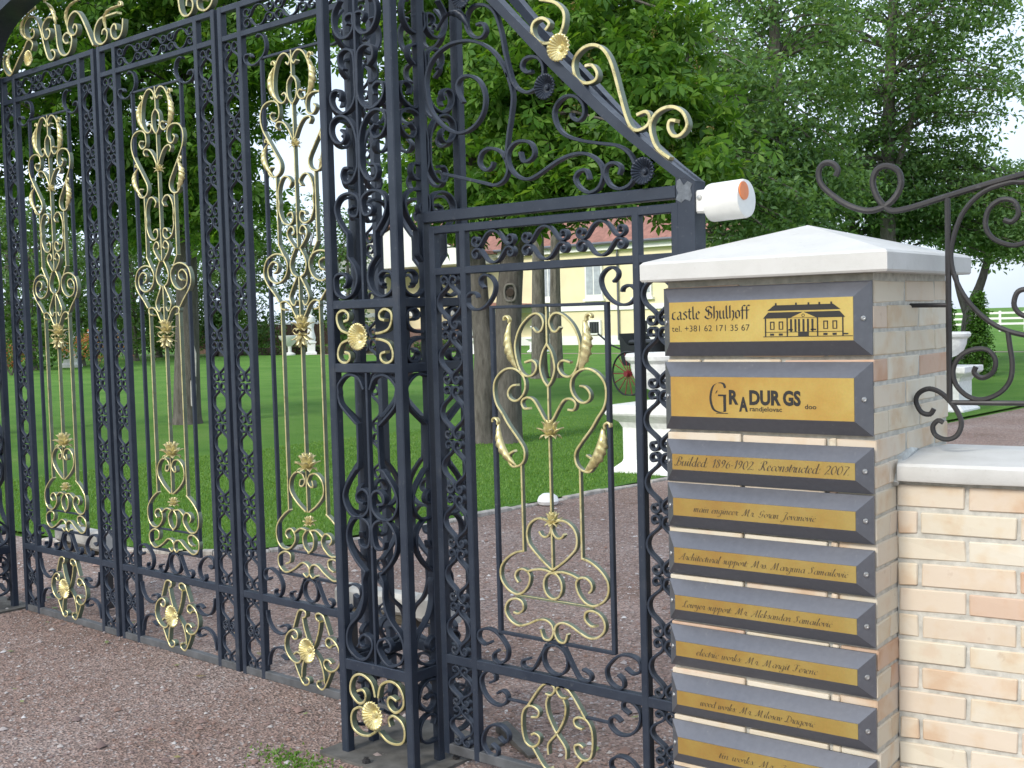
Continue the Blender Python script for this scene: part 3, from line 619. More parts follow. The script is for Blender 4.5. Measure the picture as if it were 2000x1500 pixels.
part('gold_bar', MB().bar(-.171, .171, .005, .020, .702, .710, 'x', .0015, ms=1), GG, wk)
lotus(wk, 0, 1.285, .055, M_GOLD); lotus(wk, 0, .975, .042, M_GOLD)
for k in ('w_pTop', 'w_pC'): both(wk, 'gold_scroll', tr(k), GG, .0080, .002, .024)
both(wk, 'gold_scroll', tr('w_pX'), GG, .0080, .002, .024)
both(wk, 'gold_scroll', [(-.110,.160),(-.07,.11),(-.05,.095),(-.03,.102)], GG, .0080, .002, .024)
both(wk, 'side_scroll', tr('w_pDark'), M_IRON, .009); both(wk, 'side_scroll', [(x, .49-z) for x, z in tr('w_pDark')][::-1], M_IRON, .009)
for sx in (-1, 1): part('slender_bar', MB().bar(*sorted((sx*.125, sx*.225)), .007, .021, .310, .319, 'x', .002), M_IRON, wk)

# ------------------------------------------------------------------ wicket frame with sloping pediment
wf = thing('wicket_portal', 'black iron frame over the wicket with sloping beam and gold crest scrolls', 'gate frame', (WX, WY, 0))
part('top_bar', MB().bar(-.568, .533, 0, .045, 2.066, 2.107, 'x'), M_IRON, wf)
part('post', MB().poly([(.533, .0), (.599, .0), (.603, 2.09), (.605, 2.1150), (.5352, 2.1315)], .001, .066), M_IRON, wf)
L = [(-.568, 3.17)]+[(x, z) for x, z in tr('p_beamL')]; U = [(-.510, 3.17)]+[(x, z) for x, z in tr('p_beamU')]
L, U = spline(L, 4), spline(U, 4)
for y0, y1, sk in ((0, .052, 0), (.10, .145, 1)):
    m = MB()
    for i in range(len(L)-1):
        for a, b, c, d in ((L[i], L[i+1], U[i+1], U[i]),):
            off = [sk*(.20*max(0, (.585-p[0]))/1.14-.08) for p in (a, b, c, d)]
            vs = [(p[0], y0+o, p[1]) for p, o in zip((a, b, c, d), off)]+[(p[0], y1+o, p[1]) for p, o in zip((a, b, c, d), off)]
            m.add(vs, [(3,2,1,0),(4,5,6,7),(0,1,5,4),(1,2,6,5),(2,3,7,6),(3,0,4,7)])
    part('sloping_beam', m, M_IRON, wf)
wp = MB(); wp.poly([(.536,2.062),(.556,2.050),(.570,2.060),(.588,2.052),(.596,2.070),(.590,2.092),(.597,2.106),(.580,2.116),(.566,2.104),(.552,2.126),(.541,2.120),(.538,2.098),(.545,2.082)], -.0008, .0005); part('worn_paint', wp, simple('bare_grey_metal', (.115, .13, .148), .6, .2, .3, 60, .1), wf, False)
for k in ('p_g1', 'p_g2', 'p_g3'): one(wf, 'gold_crest_scroll', tr(k), GG, .0115, .010, .038)
rosette(wf, 'gold_rosette', .101, 2.604, .047, M_GOLD, .004, 20)
for k in ('p_d1', 'p_d2', 'p_d2b', 'p_d3', 'p_d4', 'p_d5'): one(wf, 'pediment_scroll', tr(k), M_IRON, .011, .008, .030)
for x, z in ((.039, 2.483), (.426, 2.161), (-.327, 2.855)): rosette(wf, 'dark_rosette', x, z, .044, M_IRON, .004, 22)
acanthus(wf, (-.475, 2.765), (-.40, 2.815), (-.32, 2.74), M_IRON)

# ------------------------------------------------------------------ gate sensor on the frame post
gs = thing('gate_sensor', 'white cylindrical gate sensor with orange disc on the frame post', 'sensor', (-1.954, 3.308, 2.05))
part('bracket', MB().bar(0, .05, -.022, .022, -.036, .036, 'x', .006), M_PLASTIC, gs)
part('bracket_screw', MB().lathe([(.001, 0), (.009, 0), (.008, .004), (.001, .005)], 10), M_SCREW, gs, loc=(.016, -.022, .012), rot=(R(90), 0, 0))
c = MB().lathe([(.050, 0), (.0585, .005), (.060, .012), (.060, .118), (.0575, .126), (.045, .128)], 36)
part('housing', c, M_PLASTIC, gs, loc=(.042, 0, -.006), rot=(0, R(88), 0))
part('orange_disc', MB().lathe([(.001, 0), (.028, 0), (.028, .004), (.001, .005)], 24), M_ORANGE, gs, loc=(.169, -.022, .020), rot=(0, R(88), 0))

# ------------------------------------------------------------------ brick pillar
PTH = R(2.4); pdx = Vector((math.cos(PTH), math.sin(PTH), 0)); pn = Vector((-math.sin(PTH), math.cos(PTH), 0))
PC = Vector((-1.326, 3.169, 0))-pdx*.325+pn*.317
pil = thing('brick_pillar', 'cream brick gate pillar with pale pyramid cap carrying the plaques', 'pillar', PC, PTH)
part('mortar_core', MB().box(-.321, .321, -.313, .313, 0, 1.80), M_MORTAR, pil, False)
def brick_mesh(L, D=.11, H=.0625, seed=0):
    rn = random.Random(seed); m = MB(); c = .0032
    bm = bmesh.new(); bmesh.ops.create_cube(bm, size=1)
    for v in bm.verts: v.co = Vector((v.co.x*L, v.co.y*D, v.co.z*H))+Vector((rn.uniform(-.003, .003), rn.uniform(-.003, .002), rn.uniform(-.0025, .0025)))
    bmesh.ops.bevel(bm, geom=bm.edges[:], offset=c, segments=1, affect='EDGES')
    me = bpy.data.meshes.new('brick'); bm.to_mesh(me); bm.free(); me.materials.append(M_BRICK); return me
BM = {}
def brick(parent, x0, x1, z, face, y=0, name='brick'):
    L = round(x1-x0, 3); key = (L, random.randrange(3))
    if key not in BM: BM[key] = brick_mesh(L, seed=len(BM)*7+1)
    j = random.uniform(-.0025, .0025)
    return put(name, BM[key], parent, *face((x0+x1)/2, z, j))
course = .0735
fr_front = lambda x, z, j: ((x, -.325+.055+j, z), (0, 0, random.uniform(-.004, .004)))
fr_right = lambda x, z, j: ((.325-.055+j, x, z), (0, 0, R(90)))
fr_left = lambda x, z, j: ((-.325+.055+j, x, z), (0, 0, R(90)))
for k in range(24):
    z = 1.786-course*(k+.5)
    if z < .03: break
    A = k % 2 == 0
    fx = [(-.325, -.081), (-.069, .181), (.193, .216)] if A else [(-.325, -.211), (-.199, .051), (.063, .325)]
    rx = [(-.317, -.069), (-.057, .191), (.203, .317)] if A else [(-.204, .046), (.058, .317)]
    if A: fx[2] = (.193, .2145)
    for a, b in fx: brick(pil, a, b, z, fr_front)
    if not A: rx = [(-.2145, .046), (.058, .317)]
    for a, b in rx: brick(pil, a, b, z, fr_right)
    for a, b in [(-.2, .05), (.062, .317)]: brick(pil, a, b, z, fr_left)
cap = MB(); o = .058; x, y = .325+o, .317+o
b0 = [(-x+.004,-y+.004,1.800),(x-.004,-y+.004,1.800),(x-.004,y-.004,1.800),(-x+.004,y-.004,1.800)]
b1 = [(-x,-y,1.806),(x,-y,1.806),(x,y,1.806),(-x,y,1.806)]; b2 = [(-x,-y,1.852),(x,-y,1.852),(x,y,1.852),(-x,y,1.852)]
b3 = [(-x+.008,-y+.008,1.860),(x-.008,-y+.008,1.860),(x-.008,y-.008,1.860),(-x+.008,y-.008,1.860)]
vs = b0+b1+b2+b3+[(0,0,1.965)]; fs = [(3,2,1,0)]
for q in range(3):
    for i in range(4): fs.append((q*4+i, q*4+(i+1)%4, q*4+4+(i+1)%4, q*4+4+i))
for i in range(4): fs.append((12+i, 12+(i+1)%4, 16))
cap.add(vs, fs); part('cap', cap, M_CONC, pil, False)

# ------------------------------------------------------------------ lettering
def text_mesh(body, width, height, shear=0, bold=0, mat=M_BLACK, spacing=1.0):
    cu = bpy.data.curves.new('txt', 'FONT'); cu.body = body; cu.size = 1; cu.shear = shear; cu.offset = bold; cu.extrude = .0; cu.resolution_u = 3; cu.space_character = spacing
    o = bpy.data.objects.new('txt', cu); COL.objects.link(o); dg = bpy.context.evaluated_depsgraph_get()
    me = bpy.data.meshes.new_from_object(o.evaluated_get(dg)); bpy.data.objects.remove(o); bpy.data.curves.remove(cu)
    n = len(me.vertices); co = np.empty(n*3, np.float32); me.vertices.foreach_get('co', co); co = co.reshape(-1, 3)
    x0, x1 = co[:, 0].min(), co[:, 0].max(); sx = width/(x1-x0); sz = height
    new = np.zeros_like(co); new[:, 0] = (co[:, 0]-x0)*sx-width/2; new[:, 2] = co[:, 1]*sz; new[:, 1] = 0
    me.vertices.foreach_set('co', new.ravel()); me.materials.clear(); me.materials.append(mat); me.update(); return me
GL = {'c': (.62, [[(.5,.95),(.15,.85),(.1,.2),(.35,0),(.55,.12)]]), 'a': (.72, [[(.12,.85),(.35,1),(.5,.85),(.5,.12),(.62,0)], [(.5,.55),(.15,.4),(.1,.12),(.3,0),(.5,.15)]]),
 's': (.6, [[(.5,.9),(.3,1),(.12,.8),(.5,.4),(.5,.15),(.28,0),(.08,.12)]]), 't': (.55, [[(.25,1.35),(.22,.2),(.4,0),(.52,.1)], [(.05,.98),(.5,.98)]]),
 'l': (.42, [[(.12,1.6),(.15,.15),(.3,0),(.4,.1)]]), 'e': (.62, [[(.12,.5),(.5,.72),(.35,1),(.12,.8),(.1,.2),(.35,0),(.55,.14)]]),
 'S': (1.0, [[(.88,1.35),(.6,1.58),(.25,1.5),(.14,1.22),(.3,.98),(.7,.8),(.86,.5),(.78,.15),(.45,0),(.1,.18),(.05,.4)], [(.48,1.2),(.48,.42)]]),
 'h': (.7, [[(.12,1.6),(.12,.05)], [(.12,.8),(.4,1),(.55,.8),(.52,.1),(.35,-.25)]]), 'u': (.74, [[(.1,1),(.12,.15),(.3,0),(.5,.15)], [(.5,1),(.52,.12),(.64,0)]]),
 'o': (.66, [[(.3,1),(.1,.8),(.1,.2),(.3,0),(.52,.2),(.52,.8),(.3,1)]]), 'f': (.5, [[(.55,1.5),(.35,1.6),(.2,1.4),(.2,-.1)], [(.02,.98),(.48,.98)]]), ' ': (.5, [])}
def nib_mesh(text, width, xh, nib=.20):
    m = MB(); x = 0; tot = sum(GL[c][0] for c in text); k = width/tot; nx, nz = nib*.5*.8, nib*.5*.6
    for c in text:
        wd, st = GL[c]
        for s in st:
            for (ax, az), (bx, bz) in zip(s[:-1], s[1:]):
                q = [(ax-nx, az-nz), (ax+nx, az+nz), (bx+nx, bz+nz), (bx-nx, bz-nz)]
                m.add([((x+u)*k-width/2, 0, v*xh) for u, v in q], [(0, 1, 2, 3)])
        x += wd
    return m.mesh('lettering', M_BLACK, False)
SC = {}
for line in """a .8 .62,.9 .35,1 .1,.6 .1,.2 .3,0 .55,.3 .64,1 .6,.2 .72,0 .9,.25
c .6 .55,.8 .4,1 .12,.7 .1,.25 .3,0 .6,.25
d .85 .6,.85 .35,1 .1,.6 .1,.2 .3,0 .55,.3 .68,1.9 .6,.2 .75,0 .92,.25
e .62 .08,.3 .45,.6 .42,.95 .25,1 .08,.6 .12,.12 .32,0 .65,.28
f .5 .55,1.8 .42,1.95 .3,1.6 .2,.2 .1,-.7 0,-.8 | .05,.95 .5,1
g .8 .62,.9 .35,1 .1,.6 .1,.2 .3,0 .55,.3 .64,1 .5,-.5 .25,-.85 .05,-.6 .5,-.1 .9,.25
h .8 .1,.5 .35,1.8 .25,1.9 .12,0 | .14,.4 .4,1 .58,.85 .52,.15 .65,0 .85,.25
i .42 0,.3 .18,1 .14,.2 .28,0 .45,.25 | .24,1.38 .24,1.5
k .75 .1,.5 .35,1.8 .25,1.9 .12,0 | .15,.4 .5,.95 .45,.6 .2,.5 .5,.1 .75,.25
l .42 0,.3 .32,1.7 .25,1.9 .12,.2 .26,0 .45,.25
m 1.15 0,.7 .12,1 .1,0 | .12,.4 .35,1 .46,.85 .42,0 | .45,.4 .7,1 .82,.85 .78,.15 .9,0 1.12,.25
n .8 0,.7 .12,1 .1,0 | .12,.4 .4,1 .55,.85 .5,.15 .62,0 .82,.25
o .68 .35,1 .1,.7 .1,.25 .3,0 .55,.3 .55,.75 .35,1 .5,.85 .72,.8
p .8 0,.6 .16,1.15 .06,-.85 | .12,.4 .4,1 .58,.8 .52,.2 .35,0 .2,.1
r .55 0,.3 .15,1.05 .3,.9 .42,.92 .36,.2 .5,0 .62,.25
s .55 0,.3 .25,1.05 .4,.45 .3,.02 .08,.1 | .3,.02 .58,.3
t .42 0,.3 .22,1.45 .14,.2 .28,0 .45,.25 | .05,.98 .42,1
u .8 0,.6 .12,1 .1,.2 .25,0 .5,.35 .58,1 .54,.2 .66,0 .82,.25
v .68 0,.7 .12,1 .2,.2 .3,0 .55,.5 .5,.95 .68,.85
w 1 0,.7 .12,1 .1,.2 .25,0 .45,.4 .5,1 .48,.2 .62,0 .85,.5 .8,.95 .98,.85
y .8 0,.7 .12,1 .15,.35 .3,.1 .5,.4 .58,1 .5,-.5 .25,-.85 .08,-.6 .5,-.05 .82,.25
A 1.25 0,.2 .15,0 .5,.9 .95,1.9 .85,.2 1,0 1.2,.2 | .35,.75 .95,.8
B 1.2 .55,1.7 .4,.2 .15,0 .05,.25 | .1,1.3 .4,1.85 .9,1.8 .95,1.3 .55,1 1,.8 .95,.2 .6,0 .4,.15
D 1.25 .55,1.75 .4,.2 .2,.02 .05,.2 .5,.12 .85,.1 1.15,.8 1,1.6 .5,1.9 .15,1.5
F 1.1 .1,1.5 .3,1.85 1.05,1.8 | .65,1.8 .5,.3 .25,0 .05,.3 | .35,.95 .85,1
G 1.15 .95,1.5 .8,1.88 .45,1.6 .3,.9 .55,.6 .85,1 .75,.2 .4,0 .1,.25
J 1 .2,1.5 .45,1.88 .9,1.8 .7,1.2 .55,-.3 .25,-.8 .05,-.4 .9,.3
L 1 .8,1.6 .65,1.9 .45,1.5 .4,.4 .15,.05 .05,.2 .35,.2 .7,0 1,.25
M 1.7 0,.2 .15,0 .4,.9 .6,1.85 .62,.1 | .62,.1 1.15,1.9 1.1,.2 1.28,0 1.5,.25
N 1.4 0,.2 .15,0 .4,.9 .55,1.85 .85,.05 1.05,1.5 1.25,1.9
R 1.25 .55,1.7 .4,.2 .15,0 .05,.25 | .1,1.3 .4,1.85 .9,1.8 .95,1.3 .55,1 .8,.4 .95,0 1.2,.25
S 1.05 .85,1.5 .7,1.88 .45,1.6 .6,1 .65,.4 .35,0 .08,.2 .3,.4
0 .85 .45,1.7 .15,1.2 .15,.4 .4,0 .7,.5 .7,1.3 .45,1.7
1 .55 .1,1.2 .35,1.7 .3,0
2 .8 .12,1.3 .3,1.65 .6,1.5 .55,1 .1,0 .4,.12 .75,.05
6 .8 .65,1.6 .3,1.2 .12,.5 .3,0 .6,.2 .62,.7 .4,.9 .15,.55
7 .75 .1,1.65 .7,1.6 .45,.9 .25,0
8 .8 .55,1.5 .35,1.7 .18,1.4 .5,.9 .62,.4 .4,0 .15,.3 .3,.8 .6,1.3 .55,1.5
9 .8 .6,1.3 .35,1.7 .15,1.2 .3,.85 .58,1.1 .62,1.5 .5,.5 .2,0
- .5 .05,.6 .4,.6
. .35 .1,0 .12,.12
: .4 .1,0 .12,.12 | .15,.8 .17,.92
ć .6 .55,.8 .4,1 .12,.7 .1,.25 .3,0 .6,.25 | .35,1.35 .5,1.65""".split('\n'):
    k, wd, rest = line.split(' ', 2); SC[k] = (float(wd), [[tuple(float(v) for v in p.split(',')) for p in s.split()] for s in rest.split('|')])
SC[' '] = (.55, [])
def script_mesh(text, width, xh, slant=.5):
    m = MB(); x = 0; tot = sum(SC[c][0] for c in text); k = width/tot
    for c in text:
        wd, st = SC[c]
        for s in st:
            q = spline([((x+u+v*slant*xh/k*.6)*k-width/2, v*xh) for u, v in s], 4)
            for (ax, az), (bx, bz) in zip(q[:-1], q[1:]):
                down = abs(bz-az)/(math.hypot(bx-ax, bz-az)+1e-9); nx = xh*(.050+.085*down*(1 if bz < az else .35)); nz = xh*.045
                if len(s) == 2 and math.hypot(s[1][0]-s[0][0], s[1][1]-s[0][1]) < .3: nx, nz = xh*.15, xh*.13
                m.add([(ax-nx, 0, az-nz), (ax+nx, 0, az+nz), (bx+nx, 0, bz+nz), (bx-nx, 0, bz-nz)], [(0, 1, 2, 3)])
        x += wd
    return m.mesh('lettering', M_INK, False)
def rects(lst, mat=M_BLACK):
    m = MB()
    for q in lst: m.add([(x, 0, z) for x, z in q], [tuple(range(len(q)))])
    return m.mesh('drawing', mat, False)
def box2(x0, x1, z0, z1): return [(x0, z0), (x1, z0), (x1, z1), (x0, z1)]

def plaque(z0, z1, label, pm=None):
    zc = (z0+z1)/2; hh = (z1-z0)/2; loc = PC+pn*(-.3275)+Vector((0, 0, zc))
    p = thing('name_plaque', label, 'plaque', loc, PTH, 'grey framed gold plaques on the brick pillar')
    W, ix, iz, d = .3245, .036, .040, .040
    if hh < .08: iz = .038
    m = MB()
    r0 = [(-W,0,-hh),(W,0,-hh),(W,0,hh),(-W,0,hh)]; r1 = [(a,-.006,c) for a,_,c in r0]
    r2_ = [(-W+ix,-d,-hh+iz),(W-ix,-d,-hh+iz),(W-ix,-d,hh-iz),(-W+ix,-d,hh-iz)]; r3 = [(a+(.0015 if a<0 else -.0015),-d-.0012,c+(.0015 if c<0 else -.0015)) for a,_,c in r2_]
    m.add(r0+r1+r2_+r3, [(0,3,2,1)][:0]+[(q*4+i, q*4+(i+1)%4, q*4+4+(i+1)%4, q*4+4+i) for q in range(3) for i in range(4)]+[(3,2,1,0),(12,13,14,15)])
    part('frame', m, M_STEEL, p, False)
    g = MB().box(-W+ix+.003, W-ix-.003, -d-.0032, -d-.0010, -hh+iz+.003, hh-iz-.003); gp = part('gold_plate', g, pm or M_PLATE, p, False)
    for sx in (-1, 1):
        ang = math.atan2(d-.006, ix); s = MB().lathe([(.001, 0), (.0075, 0), (.0065, .003), (.003, .0035), (.001, .002)], 12)
        part('screw', s, M_SCREW, p, loc=(sx*(W-ix*.5), -(d+.006)/2-.001, 0), rot=(R(90), 0, sx*(math.pi/2-ang)*1.0))
    gp['plate_y'] = 0
    return p, gp, -d-.0040, hh-iz-.003, W-ix-.003
DEF = [(1.573, 1.778), (1.350, 1.555), (1.190, 1.319), (1.050, 1.185), (.904, 1.033), (.760, .886), (.617, .744), (.465, .590), (.312, .444), (.165, .297)]
TX = [None, None, 'Builded: 1896-1902. Reconstructed: 2007.', 'main engineer: Mr. Goran Jovanovi\u0107', 'Architectural support: Mrs. Marguna Samailovi\u0107', 'Lowyer support: Mr. Aleksandar Samailovi\u0107',
      'electric works: Mr. Margit Ferenc', 'wood works: Mr. Milosav Dragovi\u0107', 'tin works: Mr. Josef Nagy', '']
LB = ['large gold plaque with castle drawing, topmost on the pillar', 'large orange gold plaque with a big letter G logo, second from the top',
      'narrow gold plaque with the building dates 1896-1902 and 2007', 'narrow gold plaque naming the main engineer', 'narrow gold plaque naming the architectural support',
      'narrow gold plaque naming the lawyer support', 'narrow gold plaque naming the electric works', 'narrow gold plaque naming the wood works', 'narrow gold plaque naming the tin works, cut by the bottom edge',
      'narrow gold plaque below the tin works plaque, at the very bottom edge']
WID = [0, 0, .550, .385, .530, .475, .385, .365, .345, 0]
SHF = [0, 0, 0, -.02, 0, -.02, -.02, -.02, .03, 0]
for i, (z0, z1) in enumerate(DEF):
    p, gp, py, hz, hx = plaque(z0, z1, LB[i], (M_PLATE, M_PLATE2)[i] if i < 2 else M_PLATE3)
    if i == 0:
        put('lettering', nib_mesh('castle Shulhoff', .255, .0235), gp, (-.150, py, .008))
        put('lettering', text_mesh('tel. +381 62 171 35 67', .255, .026, 0, -.006), gp, (-.150, py, -.028))
        hs = []; X0 = .020; Wd = .265
        def H(a, b): return (X0+a*Wd, -.048+b*.100)
        def rc(a0, a1, b0, b1): hs.append([H(a0, b0), H(a1, b0), H(a1, b1), H(a0, b1)])
        hs.append([H(.0, .53), H(.92, .53), H(.86, .70), H(.06, .70)]); hs.append([H(.05, .745), H(.87, .745), H(.79, .90), H(.13, .90)])
        for a in (.14, .37, .51, .63, .76): rc(a, a+.02, .89, .96)
        rc(0, 1.0, .0, .02); rc(.02, .90, .13, .145); rc(.02, .035, .02, .53); rc(.885, .90, .02, .53); rc(.27, .285, .02, .53); rc(.61, .625, .02, .53)
        for a in (.08, .18, .68, .78):
            for q in ((a, a+.012, .22, .42), (a+.04, a+.052, .22, .42), (a, a+.052, .41, .44), (a, a+.052, .21, .23)): rc(*q)
            rc(a, a+.045, .04, .10)
        for a in (.31, .36, .40, .45, .50, .55): rc(a, a+.022, .15, .50)
        rc(.29, .34, .18, .22); rc(.54, .60, .18, .22); rc(.40, .52, .02, .13); rc(.90, .95, .05, .09)
        put('drawing', rects(hs), gp, (0, py, 0))
        tri = rects([[H(.32, .54), H(.60, .54), H(.46, .70)]], M_PLATE); put('drawing', tri, gp, (0, py-.0006, 0))
        ring = MB().ribbon([(H(.46, .60)[0]+.004*math.cos(t), H(.46, .60)[1]+.004*math.sin(t)) for t in np.linspace(0, 6.283, 10)[:-1]], .002, 0, .0003, 1, c=.0002, closed=True)
        put('drawing', ring.mesh('drawing', M_BLACK), gp, (0, py-.001, 0))
    elif i == 1:
        gm = MB()
        def st(pts, nx, nz):
            for (ax, az), (bx, bz) in zip(pts[:-1], pts[1:]): gm.add([(ax-nx, 0, az-nz), (ax+nx, 0, az+nz), (bx+nx, 0, bz+nz), (bx-nx, 0, bz-nz)], [(0, 1, 2, 3)])
        st(spline([(-.120,.028),(-.125,.040),(-.140,.043),(-.158,.034),(-.167,.010),(-.167,-.015),(-.158,-.036),(-.140,-.044),(-.122,-.042)], 4), .0035, .0012)
        st([(-.143,.006),(-.117,.006)], .001, .0025); st([(-.122,.006),(-.122,-.042)], .0045, .0005); st([(-.150,-.047),(-.112,-.047)], .001, .0010); st([(-.150,.012),(-.146,.020)], .002, .001)
        put('lettering', gm.mesh('lettering', M_BLACK, False), gp, (.016, py, 0))
        for body, xx, zz, wd, ht in (('R', -.077, -.018, .030, .056), ('A', -.046, -.038, .028, .056), ('DUR', .022, -.018, .098, .056), ('GS', .104, -.018, .054, .056)):
            put('lettering', text_mesh(body, wd, ht, 0, .045), gp, (xx, py, zz))
        put('lettering', text_mesh('randjelovac', .10, .019, 0, .012), gp, (.024, py, -.038)); put('lettering', text_mesh('doo', .034, .019, 0, .012), gp, (.160, py, -.028))
    elif TX[i]:
        put('lettering', script_mesh(TX[i], WID[i], .0145 if i == 2 else .0108), gp, (SHF[i]-.004, py, -.011))

# ------------------------------------------------------------------ wing wall with coping
WTH = R(9); wall = thing('brick_wall', 'low cream brick wing wall with pale coping right of the pillar', 'wall', (-1.333, 3.329, 0), WTH)
part('mortar_core', MB().box(.0, 2.6, .0055, .43, 0, 1.205), M_MORTAR, wall, False)
fw_ = lambda x, z, j: ((x, .055+j, z), (0, 0, random.uniform(-.003, .003)))
for k in range(16):
    z = 1.200-.0748*(k+.5)
    if z < .04: break
    xs = [(.004, .187)] if k % 2 == 0 else [(.004, .058)]
    x = xs[-1][1]+.012
    while x < 1.5: xs.append((x, x+.25)); x += .262
    for a, b in xs: brick(wall, a, b, z, fw_)
co = MB(); prof = [(-.030, 1.209), (-.034, 1.216), (-.034, 1.252), (-.026, 1.260), (.22, 1.275), (.49, 1.262), (.49, 1.209)]
vs = []; nx = 14
for i in range(nx+1):
    for y, z in prof: vs.append((.010+2.6*i/nx, y+random.uniform(-.0015, .0015), z+random.uniform(-.0012, .0012)))
n = len(prof); fs = [tuple(range(n-1, -1, -1)), tuple(range(nx*n, nx*n+n))]
for i in range(nx):
    for k in range(n): fs.append((i*n+k, (i+1)*n+k, (i+1)*n+(k+1)%n, i*n+(k+1)%n))
co.add(vs, fs); part('coping', co, M_CONC, wall)
fil = MB(); fil.tube([(.000, -.02, 1.20), (.002, .03, 1.262), (.004, .12, 1.276), (.004, .26, 1.282), (.004, .44, 1.268)], [.012, .016, .018, .018, .012], 7); part('mortar_fillet', fil, simple('smeared_grey_mortar', (.46, .47, .45), .95, 0, .25, 25, .5), wall)

# ------------------------------------------------------------------ railing on the wall
rl = thing('wall_railing', 'black round-bar railing with spirals above the wing wall', 'railing', (-1.333+.14*-math.sin(WTH), 3.329+.14*math.cos(WTH), 0), WTH)
def rod(name, pts, r=.0075, sub=4): return part(name, MB().tube([(x, 0, z) for x, z in spline(pts, sub)], r, 8), M_IRON2, rl)
def ps(s): return [tuple(float(a) for a in p.split(',')) for p in s.split()]
rod('post', [(.122, 1.422), (.120, 2.018)], .0085, 1); rod('brace', [(.003, 1.707), (.118, 1.705)], .0065, 1); rod('bottom_rail', [(.122, 1.422), (2.2, 1.425)], .0075, 1)
rod('top_rail', ps('-.202,2.102 -.195,2.121 -.211,2.141 -.237,2.143 -.253,2.122 -.247,2.084 -.212,2.046 -.162,2.011 -.105,1.992 -.056,2.003 -.025,2.029 -.010,2.065 -.018,2.102 -.049,2.120 -.079,2.111 -.092,2.077 -.080,2.033 -.056,2.000 -.032,1.987 .023,1.994 .118,2.018 .232,2.045 .324,2.064 .6,2.12 .9,2.15 1.3,2.15 2.2,2.1'), .0095)
rod('scroll', ps('.7,2.04 .5,2.06 .40,2.05 .324,2.042 .288,2.044 .221,2.025 .169,1.978 .140,1.914 .128,1.841 .145,1.768 .185,1.700 .247,1.644 .323,1.615 .45,1.60 .6,1.63'))
rod('spiral', ps('.271,1.941 .293,1.934 .310,1.957 .299,1.990 .266,1.998 .232,1.974 .223,1.927 .243,1.890 .288,1.869 .323,1.873 .38,1.90 .41,1.96 .39,2.02'))
rod('spiral', ps('.195,1.526 .190,1.508 .212,1.494 .241,1.511 .247,1.547 .224,1.575 .184,1.575 .149,1.554 .132,1.517 .140,1.474 .172,1.441 .212,1.432 .258,1.451 .286,1.487 .292,1.535 .286,1.583 .281,1.625'))
rod('spiral', ps('.36,1.72 .345,1.735 .323,1.743 .304,1.732 .298,1.696 .323,1.669 .37,1.67 .40,1.71 .39,1.78 .34,1.83'))
rod('foot_scroll', ps('.078,1.403 .066,1.387 .042,1.393 .027,1.424 .036,1.449 .066,1.462 .102,1.447 .137,1.407 .154,1.364 .142,1.327 .113,1.314 .083,1.325 .074,1.350 .089,1.369 .104,1.363'))
rod('post', [(2.2, 1.26), (2.2, 2.1)], .0085, 1)

# ------------------------------------------------------------------ ground
def sheet(name, pts, z, mat, kind='structure'):
    m = MB(); m.add([(x, y, z) for x, y in pts], [tuple(range(len(pts)))]); o = put(name, m.mesh(name, mat, False)); return tag(o, kind=kind)
g = sheet('ground', [(-700, -300), (500, -300), (500, 900), (-700, 900)], -.012, M_LAWN)
gr = sheet('gravel_drive', [(-16, -12), (14, -12), (14, 70), (-3, 70), (-6.45, 14), (-6.62, 10.2), (-6.75, 8.4), (-6.83, 7.0), (-6.98, 6.1), (-7.15, 5.62), (-7.6, 5.28), (-8.2, 5.1), (-9.2, 5.0), (-16, 4.9)], 0, M_GRAVEL)
edge = [(-16, 4.98), (-9.2, 5.06), (-8.2, 5.16), (-7.6, 5.34), (-7.2, 5.66), (-7.04, 6.12), (-6.89, 7.0), (-6.81, 8.4), (-6.68, 10.2), (-6.51, 14), (-6.2, 20), (-5.4, 40), (-3, 70)]
lawn = sheet('lawn', edge+[(-3, 400), (-400, 400), (-400, 4.9)], .022, M_LAWN)
kerb = bpy.data.objects.new('kerb', None); COL.objects.link(kerb); tag(kerb, kind='structure')
M_KERB = simple('pale_kerb_stone', (.34, .315, .28), .9, 0, .3, 12, .4)
km = [MB().bar(-.24, .24, -.035, .035, -.06, .022+.006*q, 'x', .008).mesh('kerb_stone', M_KERB) for q in range(3)]
pe = spline(edge[1:10], 6); acc = 0
for (ax, ay), (bx, by) in zip(pe[:-1], pe[1:]):
    d = math.hypot(bx-ax, by-ay); k = max(1, round(d/.5))
    for i in range(k):
        t = (i+.5)/k; o = put('kerb_stone', random.choice(km), kerb, (ax+(bx-ax)*t+.04, ay+(by-ay)*t-.03, random.uniform(-.012, .004)), (0, random.uniform(-.03, .03), math.atan2(by-ay, bx-ax)+random.uniform(-.04, .04)))
        o.scale = (d/k/.5, 1, 1)
sheet('garden_path', [(-80, 43.2), (-10, 44.2), (-10, 44.9), (-80, 43.9)], .03, simple('pale_path', (.30, .22, .17), .9))
